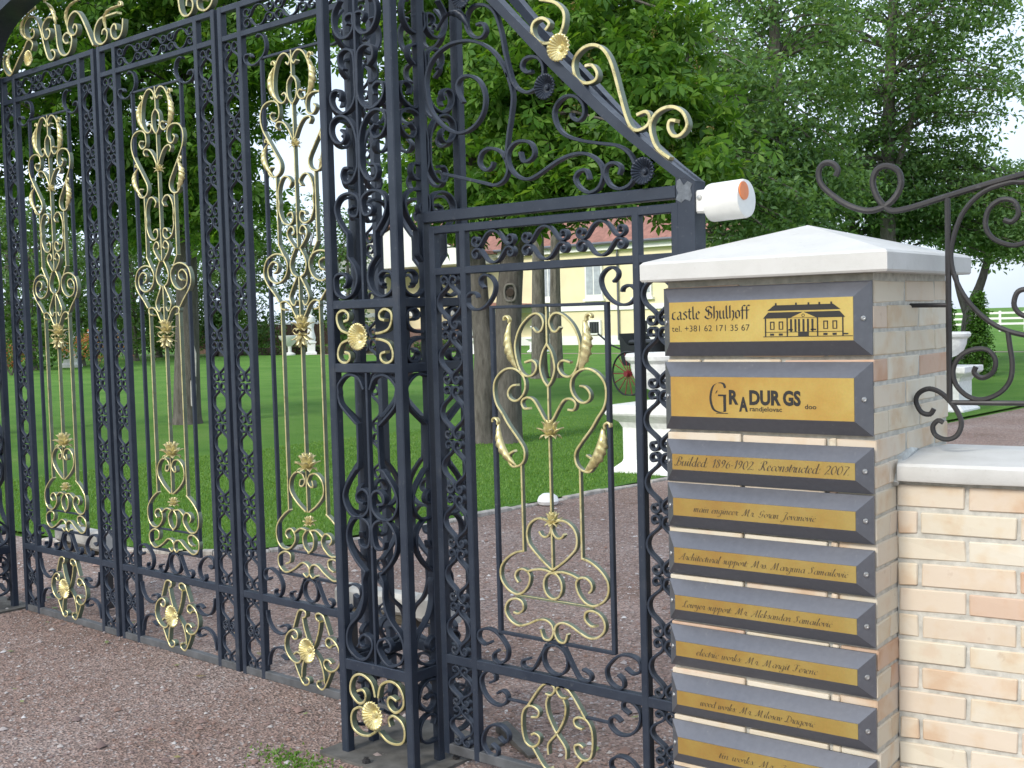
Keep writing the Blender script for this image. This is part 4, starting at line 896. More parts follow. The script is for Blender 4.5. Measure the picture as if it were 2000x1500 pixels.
# loose pebbles on the gravel
N = 34000; d = RNG.uniform(1.2, 9.5, N)**1.0; a = RNG.uniform(R(-28), R(28), N)
px = np.cos(a+R(90)+yaw)*0+0; dirx = -np.sin(yaw+a); diry = np.cos(yaw+a); X = dirx*d*1.15; Y = diry*d*1.15
ok = (X > -6.7) | (Y < 4.9); X, Y = X[ok], Y[ok]; N = len(X); sz = RNG.gamma(1.7, .0026, N)+.0015
ico = np.array([(1,0,0),(-1,0,0),(0,1,0),(0,-1,0),(0,0,.7),(0,0,-.7)], float); fo = np.array([(0,2,4),(2,1,4),(1,3,4),(3,0,4)])
rot = RNG.uniform(0, 6.28, N); c, s = np.cos(rot), np.sin(rot); st = RNG.uniform(.7, 1.5, N)
V = np.zeros((N, 6, 3)); jit = RNG.uniform(.75, 1.25, (N, 6, 1)); L_ = ico[None]*jit*sz[:, None, None]; L_[:, :, 0] *= st[:, None]
V[:, :, 0] = X[:, None]+L_[:, :, 0]*c[:, None]-L_[:, :, 1]*s[:, None]; V[:, :, 1] = Y[:, None]+L_[:, :, 0]*s[:, None]+L_[:, :, 1]*c[:, None]; V[:, :, 2] = sz[:, None]*.2+L_[:, :, 2]
def np_mesh(name, V, F, mat, smooth=False):
    me = bpy.data.meshes.new(name); nv = len(V); k = F.shape[1]; nf = len(F)
    me.vertices.add(nv); me.vertices.foreach_set('co', V.astype(np.float32).ravel())
    me.loops.add(nf*k); me.loops.foreach_set('vertex_index', F.astype(np.int32).ravel())
    me.polygons.add(nf); me.polygons.foreach_set('loop_start', np.arange(0, nf*k, k, dtype=np.int32))
    me.materials.append(mat); me.update(calc_edges=True); me.validate(); return me
Fp = (fo[None]+np.arange(N)[:, None, None]*6).reshape(-1, 3)
tag(put('pebbles', np_mesh('pebbles', V.reshape(-1, 3), Fp, M_PEBBLE)), 'loose reddish and white pebbles scattered over the gravel drive', 'pebbles', kind='stuff')
# grass blades
def blades(name, X, Y, Z, h, label, mat=M_GRASS):
    N = len(X); a = RNG.uniform(0, 6.28, N); hh = h*RNG.uniform(.5, 1.2, N); wd = .0045+.004*RNG.random(N); ln = RNG.uniform(-.6, .6, (N, 2))*hh[:, None]
    V = np.zeros((N, 3, 3)); ca, sa = np.cos(a)*wd, np.sin(a)*wd
    V[:, 0] = np.stack([X-ca, Y-sa, Z], 1); V[:, 1] = np.stack([X+ca, Y+sa, Z], 1); V[:, 2] = np.stack([X+ln[:, 0], Y+ln[:, 1], Z+hh], 1)
    o = put(name, np_mesh(name, V.reshape(-1, 3), np.arange(N*3).reshape(-1, 3), mat)); return tag(o, label, 'grass', kind='stuff')
N = 90000; X = RNG.uniform(-13, -6.3, N); Y = 5+RNG.gamma(1.6, 3.0, N)
ex = np.interp(Y, [e[1] for e in edge[1:10]], [e[0] for e in edge[1:10]]); ok = (X < ex-.05) & (Y < 19); X, Y = X[ok], Y[ok]
blades('grass_blades', X, Y, np.full(len(X), .02), .030, 'short mown grass of the lawn behind the gate')
n = 420; X = RNG.normal(-3.60, .11, n); Y = RNG.normal(2.965, .045, n); blades('grass_tuft', X, Y, np.zeros(n), .013, 'small green tuft of grass on the gravel before the tower')

N = 60; X = RNG.uniform(-7.5, -1.5, N); Y = RNG.uniform(1.6, 4.8, N); V, F = None, None
t_, b_ = RNG.uniform(0, 6.28, N), RNG.uniform(.014, .034, N); V = np.zeros((N, 4, 3))
for k_, (u_, v_) in enumerate(((-1, 0), (0, .45), (1, 0), (0, -.45))):
    V[:, k_, 0] = X+b_*(u_*np.cos(t_)-v_*np.sin(t_)); V[:, k_, 1] = Y+b_*(u_*np.sin(t_)+v_*np.cos(t_)); V[:, k_, 2] = .008+RNG.uniform(0, .008, N)
tag(put('fallen_leaves', np_mesh('fallen_leaves', V.reshape(-1, 3), np.arange(N*4).reshape(-1, 4), leaf_mat('fallen_leaf', [(0, (.12, .19, .07)), (.5, (.2, .24, .10)), (1, (.24, .16, .07))], .1))), 'few small fallen leaves lying on the gravel drive', 'leaves', kind='stuff')
# ------------------------------------------------------------------ gate motors behind the leaves
def motor(loc, rz, label, ln=.62):
    p = thing('gate_motor', label, 'gate motor', loc, rz, 'white gate motors behind the leaves')
    part('housing', MB().bar(-ln/2, ln*.32, -.055, .055, .36, .46, 'x', .02), M_MOTORW, p); part('underside', MB().bar(-ln/2+.02, ln*.3, -.05, .05, .315, .358, 'x', .01), M_MOTOR, p)
    part('end_block', MB().bar(ln*.33, ln*.62, -.06, .06, .35, .475, 'x', .02), M_MOTORW, p); part('latch', MB().bar(-ln*.30, -ln*.22, -.062, -.05, .37, .43, 'z', .004), M_IRON, p)
    part('bracket', MB().bar(ln*.40, ln*.5, -.03, .03, .0, .35, 'z'), M_IRON2, p); part('bracket', MB().bar(-ln*.45, -ln*.38, -.02, .02, .0, .32, 'z'), M_IRON2, p)
motor((-3.98, 3.88, -.01), R(3), 'white gate motor seen through the right lattice tower')
motor((-6.72, 3.95, .02), R(-3), 'white gate motor behind the far left gate leaf', .55)
st_ = MB().lathe([(.001, 0), (.085, 0), (.10, .03), (.085, .07), (.05, .095), (.001, .10)], 18); o = put('kerb_lamp', st_.mesh('kerb_lamp', M_WHITE), None, (-6.66, 8.52, .01)); tag(o, 'small white dome on the kerb behind the wicket', 'garden light')

dp = put('iron_offcut', MB().poly([(-.16, 0), (.18, 0), (.18, .010), (-.16, .035)], -.028, .028).mesh('iron_offcut', M_DUST), None, (-3.02, 3.62, .004), (0, 0, R(-28))); tag(dp, 'dark flat iron stop lying on the gravel behind the wicket', 'door stop')
# ------------------------------------------------------------------ garden urns on pedestals
def urn(loc, label, sc=1.0, rz=0):
    p = thing('garden_urn', label, 'urn', loc, rz, 'white garden urns on pedestals')
    m = MB()
    for a, b, z0, z1 in ((.30, .34, .0, .03), (.34, .30, .03, .08)): pass
    def ring(rs):
        o = len(m.v)
        for h, z in rs: m.v += [(-h, -h, z), (h, -h, z), (h, h, z), (-h, h, z)]
        for q in range(len(rs)-1):
            for i in range(4): m.f.append((o+q*4+i, o+q*4+(i+1)%4, o+q*4+4+(i+1)%4, o+q*4+4+i)); m.m.append(0)
        m.f.append((o+3, o+2, o+1, o)); m.m.append(0); e = o+4*(len(rs)-1); m.f.append((e, e+1, e+2, e+3)); m.m.append(0)
    ring([(.40, 0), (.40, .05), (.31, .13), (.30, .16), (.30, .50), (.33, .56), (.43, .64), (.44, .66), (.44, .735), (.43, .745)])
    part('pedestal', m, M_WHITE, p, False)
    part('bowl', MB().lathe([(.15, .745), (.15, .775), (.075, .80), (.06, .84), (.09, .88), (.20, .93), (.27, 1.0), (.31, 1.10), (.32, 1.18), (.37, 1.22), (.38, 1.26), (.36, 1.29), (.30, 1.28), (.28, 1.22)], 28), M_WHITE, p)
    part('soil', MB().lathe([(.01, 1.20), (.285, 1.20), (.28, 1.235), (.01, 1.25)], 20), M_SOIL, p)
    p.scale = (sc, sc, sc); return p
urn((-6.98, 10.95, .0), 'large white urn on a pedestal half hidden behind the brick pillar, left of it'); urn((-6.95, 19.5, .0), 'white urn on a pedestal seen right of the pillar below the railing')
urn((-38.9, 44.3, .02), 'distant white urn on a pedestal before the castle, seen left of the wicket tree', 1.0); urn((-36.8, 46.6, .02), 'distant white urn on a pedestal before the castle, between the wicket tree trunks', 1.0)

# ------------------------------------------------------------------ horse buggy
bg_ = thing('horse_buggy', 'black horse buggy with red spoked wheels on the lawn', 'buggy', (-14.0, 21.5, .02), R(-10))
def wheel(x, y, r):
    m = MB(); ring = [(r*math.cos(t), 0, r*math.sin(t)) for t in np.linspace(0, 2*math.pi, 33)]
    wv = part('wheel', MB().tube([(a, b, c+r) for a, b, c in ring], .022, 6, False), M_CARBLK, bg_, loc=(x, y, 0))
    sp = MB()
    for k in range(14):
        t = 2*math.pi*k/14; sp.tube([(.05*math.cos(t), 0, r+.05*math.sin(t)), (r*.97*math.cos(t), 0, r+r*.97*math.sin(t))], .011, 5)
    part('spokes', sp, M_RED, wv); part('hub', MB().tube([(0, -.09, r), (0, .07, r)], .06, 10), M_RED, wv)
for y in (-.62, .62): wheel(0, y, .46); wheel(1.35, y, .40)
part('body', MB().poly([(-.35, .62), (1.5, .62), (1.55, .95), (1.35, .75), (.5, .75), (.45, 1.05), (-.2, 1.05), (-.45, 1.3), (-.4, .8)], -.42, .42), M_CARBLK, bg_)
part('seat', MB().bar(-.2, .45, -.4, .4, 1.05, 1.16, 'x', .04), M_CARBLK, bg_); part('axle', MB().tube([(0, -.62, .46), (0, .62, .46)], .025, 8), M_CARBLK, bg_)
part('axle', MB().tube([(1.35, -.62, .40), (1.35, .62, .40)], .025, 8), M_CARBLK, bg_); part('shaft', MB().tube([(-.3, -.3, .9), (-.8, -.3, 1.05), (-1.2, -.3, 1.3)], .02, 6), M_CARBLK, bg_)

# ------------------------------------------------------------------ castle
cs = thing('castle', 'yellow single-storey castle with white trim and red tiled roof', 'building', (-46, 58, 0))
part('wall', MB().box(-15.5, 14, 0, 12, .3, 5.7), M_YELLOW, cs, False)
part('plinth', MB().box(-15.6, 14.1, -.12, 12.1, 0, .55), M_TRIM, cs, False); part('string_course', MB().box(-15.58, 14.08, -.10, 12.08, 2.05, 2.35), M_TRIM, cs, False)
part('cornice', MB().box(-15.8, 14.3, -.35, 12.3, 5.55, 5.95), M_TRIM, cs, False)
rf = MB(); rf.add([(-16.1,-.6,5.95),(14.6,-.6,5.95),(14.6,12.6,5.95),(-16.1,12.6,5.95),(-13.7,2.2,8.2),(12.2,2.2,8.2),(12.2,9.8,8.2),(-13.7,9.8,8.2),(-10,6,9.8),(8,6,9.8)],
  [(0,1,5,4),(1,2,6,5),(2,3,7,6),(3,0,4,7),(4,5,9,8),(5,6,9),(6,7,8,9),(7,4,8),(3,2,1,0)]); rfo = part('roof', rf, M_ROOF, cs, False)
for x in (-8, -2, 4): part('chimney', MB().box(x-.4, x+.4, 5.6, 6.4, 8.6, 11), M_BRICKR, rfo, False)
M_BLIND = simple('pale_grey_window_glass', (.40, .43, .46), .2, 0, .2, 3, 0)
part('gutter', MB().tube([(-16, -.62, 5.93), (14.4, -.62, 5.93)], .09, 8), M_STEEL, cs)
for x in (-1.2, 6.3, 13.6): part('downpipe', MB().tube([(x, -.12, .3), (x, -.12, 5.6), (x, -.55, 5.9)], .06, 8), M_STEEL, cs)
for x in (1.2, 4.6, 8.0, 11.4):
    wn_ = put('window', MB().box(-.62, .62, -.16, .05, 2.75, 5.0).mesh('window', M_TRIM, False), cs, (x, 0, 0))
    for dx in (-.28, .28): put('pane', MB().box(dx-.24, dx+.24, -.19, -.155, 3.0, 4.7).mesh('pane', simple('white_blind', (.72, .74, .76), .4, 0, .03, 2, 0), False) if 0 else MB().box(dx-.24, dx+.24, -.175, -.155, 3.0, 4.7).mesh('pane', M_BLIND, False), wn_)
    put('sill', MB().box(-.75, .75, -.24, .02, 2.6, 2.75).mesh('sill', M_TRIM, False), wn_)
    bw = put('basement_window', MB().box(-.45, .45, -.18, .02, .62, 1.48).mesh('basement_window', M_TRIM, False), cs, (x, 0, 0)); put('pane', MB().box(-.33, .33, -.2, -.175, .72, 1.38).mesh('pane', M_GLASSD, False), bw)
    for dx in (-.2, 0, .2): put('bar', MB().box(dx-.012, dx+.012, -.215, -.2, .72, 1.38).mesh('bar', M_STEEL, False), bw)
pt = part('portico', MB().box(-14.6, -3.4, -2.4, 0, .0, 1.2), M_BRICKR, cs, False)
for x in (-14, -11.2, -6.8, -4): part('column', MB().lathe([(.34, 1.2), (.34, 1.4), (.27, 1.5), (.24, 4.9), (.33, 5.0), (.36, 5.2)], 16, (x, -2.0)), M_TRIM, cs)
part('pediment', MB().poly([(-15, 5.2), (-3, 5.2), (-3, 5.75), (-9, 8.0), (-15, 5.75)], -2.5, 3), M_TRIM, cs, False); part('pediment_roof', MB().poly([(-15.4, 5.75), (-9, 8.15), (-2.6, 5.75), (-2.6, 5.95), (-9, 8.4), (-15.4, 5.95)], -2.7, 4), M_ROOF, cs, False)
for k in range(6): part('step', MB().box(-11+.0, -7, -2.4-.35*(k+1), -2.4-.35*k, 0, 1.2-.2*(k+1)+.1), M_BRICKR, cs, False)
part('porch_roof', MB().poly([(-3.2, 2.4), (1.0, 2.4), (1.0, 2.55), (-3.2, 2.75)], -2.2, 0), M_ROOF, cs, False)

# ------------------------------------------------------------------ foliage helpers
def rand_rot(N, down=.0):
    a = RNG.normal(size=(N, 3)); a[:, 2] = np.abs(a[:, 2])*.9+.35; a /= np.linalg.norm(a, axis=1)[:, None]   # leaf normal, mostly up
    t = RNG.normal(size=(N, 3)); t[:, 2] -= down*1.6; t -= a*(t*a).sum(1)[:, None]; t /= np.linalg.norm(t, axis=1)[:, None]
    b = np.cross(a, t); return t, b, a
def leaf_cloud(P, size, kind):
    N = len(P)
    if kind == 'palm':
        T = []; n = 5
        for k in range(n):
            an = R(-100+50*k); l = 1.0-.28*abs(k-2)/2; wv = .19*l
            for r_, s_, dz in ((.06, 0, 0), (.62*l, wv, -.02), (l, 0, -.16), (.62*l, -wv, -.02)):
                T.append((r_*math.cos(an)-s_*math.sin(an), r_*math.sin(an)+s_*math.cos(an), dz))
        t, b, a = rand_rot(N, .5)
    else:
        T = [(0, 0, 0), (.5, .24, .05), (1, 0, -.05), (.5, -.24, .05)]; t, b, a = rand_rot(N, .25)
    T = np.array(T); sz = size*RNG.uniform(.7, 1.25, N)
    V = P[:, None]+sz[:, None, None]*(T[None, :, 0:1]*t[:, None]+T[None, :, 1:2]*b[:, None]+T[None, :, 2:3]*a[:, None])
    q = len(T)//4; F = np.arange(N*len(T)).reshape(-1, 4); return V.reshape(-1, 3), F
def clump_points(ells, per, rc, flat=.42):
    """leaf positions: clumps spread through ellipsoids"""
    out = []; cents = []
    for (cx, cy, cz, rx, ry, rz, nc) in ells:
        u = RNG.normal(size=(nc, 3)); u /= np.linalg.norm(u, axis=1)[:, None]; rad = RNG.uniform(.35, 1.0, nc)**.6
        C = np.array([cx, cy, cz])+u*rad[:, None]*np.array([rx, ry, rz]); cents.append(C)
        for c in C:
            k = max(3, int(per*RNG.uniform(.5, 1.5))); r = rc*RNG.uniform(.6, 1.35)
            q = RNG.normal(size=(k, 3)); q /= np.maximum(1, np.linalg.norm(q, axis=1)/1.7)[:, None]; out.append(c+q*np.array([r, r, r*flat])*.55)
    return np.concatenate(out), np.concatenate(cents)
def tree(name, label, base, trunk, tr_r, ells, per, rc, size, kind, lm, bm, group, twigs=60, cat='tree', limbs=(), extra=None):
    p = thing(name, label, cat, (base[0], base[1], 0), 0, group); bx, by = base
    P, C = clump_points(ells, per, rc); P -= np.array([bx, by, 0]); C -= np.array([bx, by, 0])
    tk = MB(); tp = spline([(x-bx, y-by, z) for x, y, z in trunk], 5); n = len(tp)
    rr = [tr_r*(1.35 if i == 0 else 1.12 if i == 1 else 1)*(1-.62*i/(n-1)) for i in range(n)]
    tk.tube([tuple(q) for q in tp], rr, 12)
    for lb in limbs:
        lp = spline([(x-bx, y-by, z) for x, y, z in lb[1]], 4); tk.tube(lp, [lb[0]*(1-.7*i/(len(lp)-1)) for i in range(len(lp))], 8)
    tp_ = np.array(tp)
    if twigs:
        idx = RNG.choice(len(C), min(twigs, len(C)), replace=False)
        for c in C[idx]:
            up = tp_[tp_[:, 2] > min(tp_[:, 2].max()*.45, c[2])] if (tp_[:, 2] > tp_[:, 2].max()*.45).any() else tp_
            d = np.linalg.norm(up-c, axis=1)+.6*np.maximum(0, up[:, 2]-c[2]); s = up[d.argmin()]
            mid_ = (s+c)/2+np.array([0, 0, .18*np.linalg.norm(c-s)])+RNG.normal(size=3)*.1
            L = np.linalg.norm(c-s); r0 = min(tr_r*.32, .012+.012*L); tk.tube(spline([tuple(s), tuple(mid_), tuple(c)], 3), [r0*(1-.8*i/6) for i in range(7)], 5)
    part('trunk', tk, bm, p)
    V, F = leaf_cloud(P, size, kind); put('crown', np_mesh('crown', V, F, lm), p)
    if extra:
        V, F = extra(P, C); put('blossom', np_mesh('blossom', V, F, M_PANICLE), p)
    return p
def panicles(P, C):
    k = C[RNG.choice(len(C), min(70, len(C)), replace=False)]; pts = []
    for c in k: pts.append(c+np.array([0, 0, .3])+np.stack([RNG.normal(0, .025, 26), RNG.normal(0, .025, 26), RNG.uniform(0, .22, 26)], 1))
    return leaf_cloud(np.concatenate(pts), .035, 'leaf')

GT = 'large trees standing in the garden behind the gate'
# chestnut right behind the wicket
tree('chestnut_tree', 'big chestnut tree with thick knotted grey trunk right behind the wicket', (-10.42, 12.45),
     [(-10.42, 12.45, -.1), (-10.42, 12.47, .5), (-10.40, 12.52, 1.6), (-10.37, 12.62, 2.6), (-10.34, 12.7, 3.4), (-10.2, 12.8, 5.2), (-10.1, 12.9, 8.0)], .23,
     [(-9.35, 12.6, 4.6, 2.1, 1.4, 1.5, 300), (-10.6, 13.0, 5.4, 1.6, 1.3, 1.6, 170), (-7.9, 12.3, 3.7, 1.0, .9, .9, 90), (-10.0, 12.9, 7.2, 3.0, 2.2, 1.6, 260), (-10.5, 12.3, 3.25, 1.0, .8, .5, 60), (-9.2, 12.2, 3.3, 1.2, .8, .45, 60)],
     15, .40, .185, 'palm', M_CHEST, M_BARK, GT, 110, limbs=[(.15, [(-10.36, 12.62, 2.6), (-9.9, 12.6, 3.3), (-9.0, 12.5, 4.0), (-8.1, 12.4, 4.2)]), (.13, [(-10.34, 12.7, 3.2), (-10.8, 12.9, 4.2), (-11.3, 13.2, 5.6)])], extra=panicles)
tree('chestnut_tree', 'slim dark leaning trunk tree just left of the knotted chestnut', (-10.70, 12.28),
     [(-10.70, 12.28, -.1), (-10.69, 12.29, .6), (-10.66, 12.33, 1.2), (-10.74, 12.33, 2.0), (-10.80, 12.34, 3.2), (-10.9, 12.4, 5.0), (-11.1, 12.5, 7)], .19,
     [(-11.6, 12.6, 5.6, 1.6, 1.2, 1.7, 150), (-11.3, 12.4, 3.9, 1.0, .8, .6, 40)], 14, .40, .18, 'palm', M_CHEST, M_BARK, GT, 50, extra=panicles)
tree('chestnut_tree', 'straight grey double trunk tree behind the knotted chestnut, before the castle', (-20.66, 26.2),
     [(-20.66, 26.2, -.1), (-20.66, 26.2, 1), (-20.62, 26.2, 3), (-20.6, 26.3, 6), (-20.5, 26.4, 9)], .25,
     [(-19.6, 26.6, 9.0, 3.6, 2.6, 2.4, 190), (-17.6, 26.2, 6.6, 2.2, 1.8, 1.3, 70)], 16, .7, .17, 'palm', M_CHEST, M_BARK2, GT, 60,
     limbs=[(.20, [(-20.28, 26.5, -.1), (-20.28, 26.5, 2), (-20.25, 26.6, 5), (-20.0, 26.8, 8)])])
kn = [o for o in bpy.data.objects if o.get('label', '').startswith('big chestnut')][0]
kc = Vector((.03+.637*.20, .12-.771*.20, 2.05)); kz = R(-140.4+90)
ringm = MB().tube([(.075*math.cos(a_), .012+.008*math.cos(2*a_), .125*math.sin(a_)+.012*math.sin(3*a_)) for a_ in np.linspace(0, 6.2832, 25)], .016, 7, False); part('knot', ringm, simple('pale_callus_bark', (.16, .15, .13), .9, 0, .2, 20, .3), kn, loc=kc, rot=(0, 0, R(39.6)))
part('knot_hole', MB().lathe([(.001, 0), (.055, 0), (.05, .01), (.001, .012)], 14), M_SOIL, kn, loc=kc, rot=(R(90), 0, R(39.6)))
# left of the tower, seen through the gate
tree('chestnut_tree', 'dark chestnut tree with torn bark seen through the middle gate leaf', (-17.7, 12.46),
     [(-17.7, 12.46, -.1), (-17.66, 12.46, .7), (-17.62, 12.5, 2.0), (-17.55, 12.5, 3.6), (-17.4, 12.5, 5.5), (-17.3, 12.6, 9)], .26,
     [(-17.3, 12.1, 5.6, 2.0, 1.6, 1.9, 230), (-15.7, 12.7, 6.7, 1.5, 1.3, 1.3, 100), (-18.4, 12.0, 4.1, 1.4, 1.2, 1.1, 90), (-17.2, 12.3, 8.4, 2.8, 2.0, 1.5, 140), (-16.3, 12.4, 3.7, .8, .8, .8, 40)],
     15, .46, .20, 'palm', M_CHEST, M_BARK, GT, 90)
tree('chestnut_tree', 'leafy chestnut behind the far left gate leaf filling the upper left corner', (-19.3, 9.6),
     [(-19.3, 9.6, -.1), (-19.3, 9.6, 1.5), (-19.2, 9.6, 3.5), (-19.0, 9.5, 6)], .2,
     [(-18.4, 9.7, 6.2, 2.3, 1.7, 1.9, 230), (-19.6, 9.8, 4.4, 1.4, 1.2, .8, 50)], 15, .46, .20, 'palm', M_CHEST, M_BARK, GT, 60)
dk_ = [o for o in bpy.data.objects if o.get('label', '').startswith('dark chestnut')][0]
strip = MB()
for q0, x_ in ((.35, .19), (.9, .215)): strip.add([(x_-.05, -.235, q0), (x_+.03, -.225, q0-.05), (x_+.045, -.215, q0+.35), (x_, -.23, q0+.55), (x_-.045, -.235, q0+.4), (x_-.05, -.2, q0), (x_+.03, -.19, q0-.05), (x_+.045, -.18, q0+.35), (x_, -.195, q0+.55), (x_-.045, -.2, q0+.4)], [(4,3,2,1,0),(5,6,7,8,9),(0,1,6,5),(1,2,7,6),(2,3,8,7),(3,4,9,8),(4,0,5,9)])
part('bare_wood', strip, simple('pale_bare_wood', (.46, .43, .40), .8, 0, .2, 15, .2), dk_, False, rot=(0, 0, R(39.6)))
# fine leaved trees at the right
def ash(label, base, trunk, r, ells, per=44, rc=.62, size=.15, limbs=(), bark=M_BARK2):
    return tree('ash_tree', label, base, trunk, r, ells, per, rc, size, 'leaf', M_ASH, bark, GT, 170, limbs=limbs)
ash('tall fine-leaved tree rising behind the brick pillar, next to the chestnut', (-12.3, 25.0), [(-12.3, 25.0, -.1), (-12.4, 25, 2), (-12.6, 25, 5), (-12.8, 25.1, 9), (-12.9, 25.1, 13)], .22,
    [(-12.9, 24.9, 7.4, 2.3, 1.8, 3.4, 380), (-12.1, 24.6, 4.3, 1.7, 1.4, 1.3, 150), (-13.6, 25.2, 5.0, 1.3, 1.2, 1.5, 100)])
ash('tall tree with straight grey trunk showing high above the pillar cap', (-12.25, 30.2), [(-12.25, 30.2, -.1), (-12.25, 30.2, 3), (-12.3, 30.4, 6), (-12.2, 30.5, 9), (-12.0, 30.6, 13)], .24,
    [(-12.3, 30.6, 9.0, 2.9, 2.0, 3.3, 400), (-10.7, 31.0, 7.9, 1.7, 1.2, 2.5, 150), (-12.9, 30.4, 5.2, 1.9, 1.5, 1.5, 170)],
    limbs=[(.1, [(-12.28, 30.3, 4.6), (-11.7, 30.4, 6.4), (-11.2, 30.6, 8.4)])])
ash('dense lower tree filling the space above the pillar cap', (-13.9, 31.6), [(-13.9, 31.6, -.1), (-13.9, 31.6, 2), (-13.8, 31.6, 4.5)], .18,
    [(-14.0, 31.4, 4.2, 2.4, 1.6, 1.8, 320), (-11.6, 31.6, 4.7, 1.7, 1.3, 1.6, 200), (-9.9, 32.4, 4.0, 1.3, 1.0, 1.3, 130)])
ash('fine-leaved tree standing left of the pillar behind the sensor', (-13.4, 21.5), [(-13.4, 21.5, -.1), (-13.3, 21.5, 2), (-13.1, 21.6, 5), (-12.9, 21.6, 8)], .17,
    [(-12.5, 21.4, 5.6, 1.9, 1.5, 2.2, 240), (-11.4, 21.3, 3.7, 1.2, 1.1, 1.0, 100)], 40, .58, .14)
ash('dark branching tree with forked trunk behind the railing at the right', (-13.1, 38.5), [(-13.1, 38.5, -.1), (-13.05, 38.6, 1.4), (-12.7, 38.9, 2.6), (-12.3, 39.2, 4.5)], .22,
    [(-12.6, 39.2, 4.6, 2.3, 1.6, 1.6, 270), (-10.7, 40.2, 4.2, 2.0, 1.4, 1.3, 200)], 34, .62, .16, bark=M_BARK, limbs=[(.14, [(-13.05, 38.6, 1.3), (-13.4, 38.6, 2.4), (-13.6, 38.7, 3.8)])])
ash('tree with leafy branches entering at the right edge of the photo', (-4.4, 22.6), [(-4.4, 22.6, -.1), (-4.4, 22.6, 3), (-4.6, 22.4, 6)], .2,
    [(-5.1, 21.9, 5.2, 1.0, 1.0, .9, 70), (-4.4, 22.4, 6.6, 1.8, 1.6, 1.4, 90)], 32, .5, .14)
GB = 'light green trees far behind the lawn'
far = [((-58, 30.5), 6.0, 3.0, 3.2, 150), ((-52, 30.8), 3.9, 2.6, 2.3, 130), ((-55.5, 36), 4.2, 3.2, 2.8, 150), ((-58, 45.5), 5.4, 2.4, 3.2, 130), ((-63, 47.8), 6.5, 3.2, 3.6, 150), ((-53.6, 49.5), 5.4, 1.5, 3.3, 90), ((-66, 39), 5.2, 4.0, 3.2, 150), ((-49.5, 27), 4.6, 2.6, 3.4, 140), ((-60, 40.5), 4.4, 3.4, 3.4, 170), ((-56, 42.0), 3.4, 1.6, 2.2, 90), ((-60, 52), 6.0, 2.8, 4.2, 150)]
fl_ = ['light green tree far left, behind the far left gate leaf', 'bushy light green tree behind the orange blossom', 'round light green tree seen between the left and middle leaves', 'light green tree over the brown garden wall',
       'tall light green tree behind the brown garden wall', 'slim light green tree seen through the lattice tower', 'broad light green tree far behind the middle leaf', 'light green tree at the far left edge beside the left tower', 'wide light green tree filling the view between the middle and near leaves', 'small light green tree left of the brown garden wall', 'tall light green tree rising behind the statue']
for (b, zc, rh, rv, nc), lb in zip(far, fl_):
    tree('garden_tree', lb, b, [(b[0], b[1], -.1), (b[0], b[1], 1.5), (b[0]+.1, b[1], zc)], .22, [(b[0], b[1], zc, rh, rh*.8, rv, nc), (b[0], b[1], 1.5, rh*.95, rh*.8, 1.2, nc//2)], 26, .8, .26, 'leaf', M_FAR, M_BARK2, GB, 40)
def shrub(name, label, base, ells, per, rc, size, mat, cat='shrub', group=None):
    p = thing(name, label, cat, (base[0], base[1], 0), 0, group); P, C = clump_points(ells, per, rc, .8); P -= np.array([base[0], base[1], 0]); P[:, 2] = np.maximum(P[:, 2], .03)
    V, F = leaf_cloud(P, size, 'leaf'); put('foliage', np_mesh('foliage', V, F, mat), p)
    st = MB()
    for k in range(6):
        c = C[RNG.integers(len(C))]-np.array([base[0], base[1], 0]); st.tube([(0, 0, 0), (c[0]*.4, c[1]*.4, c[2]*.55), tuple(c)], [.03, .02, .008], 5)
    part('stems', st, M_BARK2, p); return p
shrub('flowering_shrub', 'orange flowering shrub far left behind the gate', (-43.4, 26.3), [(-43.4, 26.3, 1.0, 1.4, 1.2, .55, 50)], 26, .35, .12, M_FLOWER)
shrub('flowering_shrub', 'small orange flowering shrub at the far left edge', (-44.9, 23.6), [(-44.9, 23.6, .9, .7, .7, .5, 30)], 24, .3, .12, M_FLOWER)
def thuja(x, y, h, label):
    shrub('thuja', label, (x, y), [(x, y, h*(.08+.10*k), .40*(1-.085*k), .40*(1-.085*k), h*.09, 26-k) for k in range(10)], 30, .15, .085, M_BOX, 'shrub', 'young conical thujas')
thuja(-10.35, 28.95, 1.75, 'small conical thuja right of the white urn, the left one of the pair'); thuja(-9.65, 29.2, 1.9, 'small conical thuja, the right one of the pair beside the white urn')
def hedge(label, x0, y0, x1, y1, h):
    n = 60; p = thing('box_hedge', label, 'hedge', ((x0+x1)/2, (y0+y1)/2, 0)); t = RNG.random((5200, 3)); X = x0+(x1-x0)*t[:, 0]; Y = y0+(y1-y0)*t[:, 0]+(t[:, 1]-.5)*.7; Z = t[:, 2]*h*(1+.15*np.sin(X*3))
    P = np.stack([X-(x0+x1)/2, Y-(y0+y1)/2, Z], 1); V, F = leaf_cloud(P, .12, 'leaf'); put('foliage', np_mesh('foliage', V, F, M_BOX), p)
    c = MB(); ux, uy = (x1-x0)/2, (y1-y0)/2; c.add([(-ux,-uy-.25,0),(ux,uy-.25,0),(ux,uy+.25,0),(-ux,-uy+.25,0),(-ux,-uy-.25,h*.8),(ux,uy-.25,h*.8),(ux,uy+.25,h*.8),(-ux,-uy+.25,h*.8)], [(3,2,1,0),(4,5,6,7),(0,1,5,4),(1,2,6,5),(2,3,7,6),(3,0,4,7)]); part('core', c, M_SOIL, p, False)
hedge('low clipped hedge before the brown garden wall', -57.5, 42.2, -46.2, 45.8, .55)
hedge('low clipped hedge before the castle steps', -45.0, 46.5, -40.0, 48.5, .6)
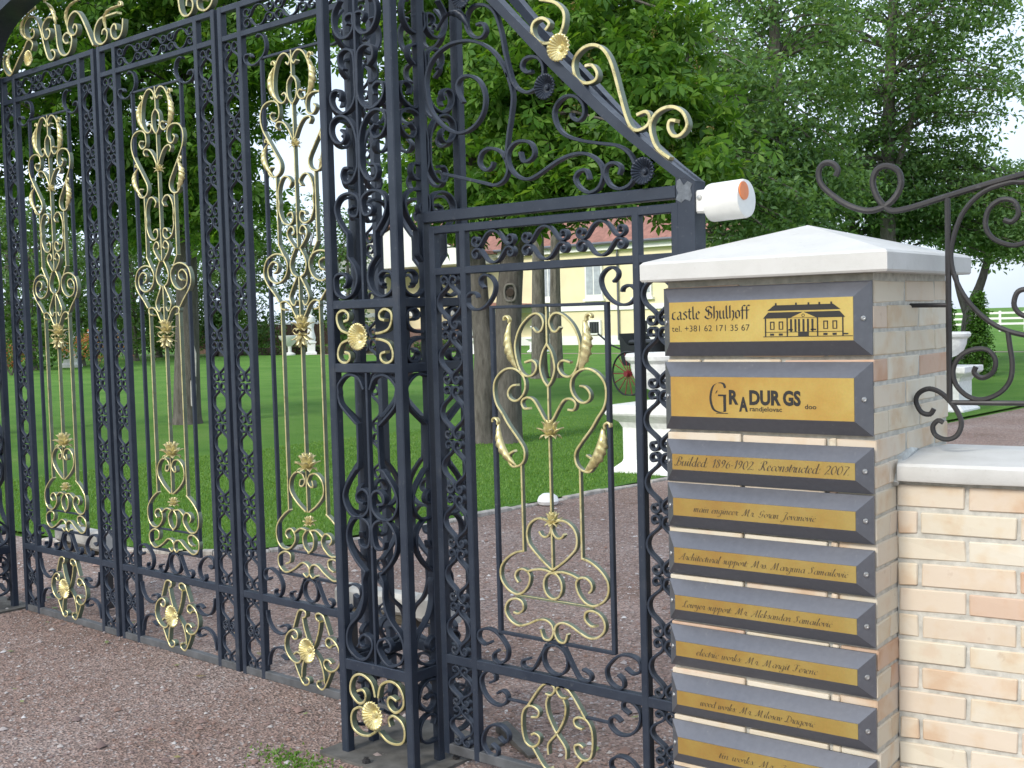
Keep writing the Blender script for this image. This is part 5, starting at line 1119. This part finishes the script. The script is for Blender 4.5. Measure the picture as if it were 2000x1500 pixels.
gw = thing('garden_wall', 'brown boarded garden wall behind the hedge and statues', 'wall', (-59, 48.6, 0), R(39.5))
for k in range(28): part('board', MB().box(-5.6+k*.4, -5.6+k*.4+.38, -.03+.01*(k % 2), .03+.01*(k % 2), .4, 1.72), M_BROWNF, gw, False)
part('base', MB().box(-5.7, 5.7, -.08, .1, 0, .4), M_BRICKR, gw, False); part('cap_rail', MB().box(-5.7, 5.7, -.06, .09, 1.73, 1.8), M_TRIM, gw, False)
sb = thing('statue', 'white standing figure statue on a plinth before the brown wall', 'statue', (-50.6, 43.9, 0))
part('plinth', MB().lathe([(.42, 0), (.42, .15), (.3, .2), (.3, .6), (.38, .66), (.38, .75)], 4), M_WHITE, sb, False)
part('figure', MB().lathe([(.22, .75), (.26, .95), (.19, 1.25), (.16, 1.5), (.22, 1.75), (.27, 1.95), (.24, 2.1), (.09, 2.2), (.08, 2.26), (.13, 2.36), (.12, 2.48), (.02, 2.55)], 16), M_WHITE, sb)
sc_ = thing('bowl_planter', 'low white bowl planter before the brown garden wall', 'planter', (-51.6, 43.2, 0))
part('bowl', MB().lathe([(.3, 0), (.3, .1), (.1, .2), (.1, .5), (.25, .62), (.55, .95), (.6, 1.1), (.52, 1.1), (.4, .95)], 20), M_WHITE, sc_)
sp_ = thing('garden_pedestal', 'distant white pedestal with a ball seen through the far left leaf', 'pedestal', (-50.6, 29.5, 0))
part('block', MB().lathe([(.55, 0), (.55, .15), (.42, .25), (.42, .9), (.55, 1.0), (.55, 1.1)], 4), M_WHITE, sp_, False); part('ball', MB().lathe([(.08, 1.1), (.1, 1.2), (.24, 1.32), (.28, 1.48), (.22, 1.64), (.02, 1.72)], 16), M_WHITE, sp_)
wfn = thing('white_fence', 'distant white rail fence at the right horizon', 'fence', (-24, 80, 0), R(10))
for k in range(22): part('post', MB().box(-16+k*1.5-.07, -16+k*1.5+.07, -.07, .07, 0, 1.35), M_TRIM, wfn, False)
for z in (.45, .8, 1.15): part('rail', MB().box(-16, 16, -.03, .03, z, z+.13), M_TRIM, wfn, False)
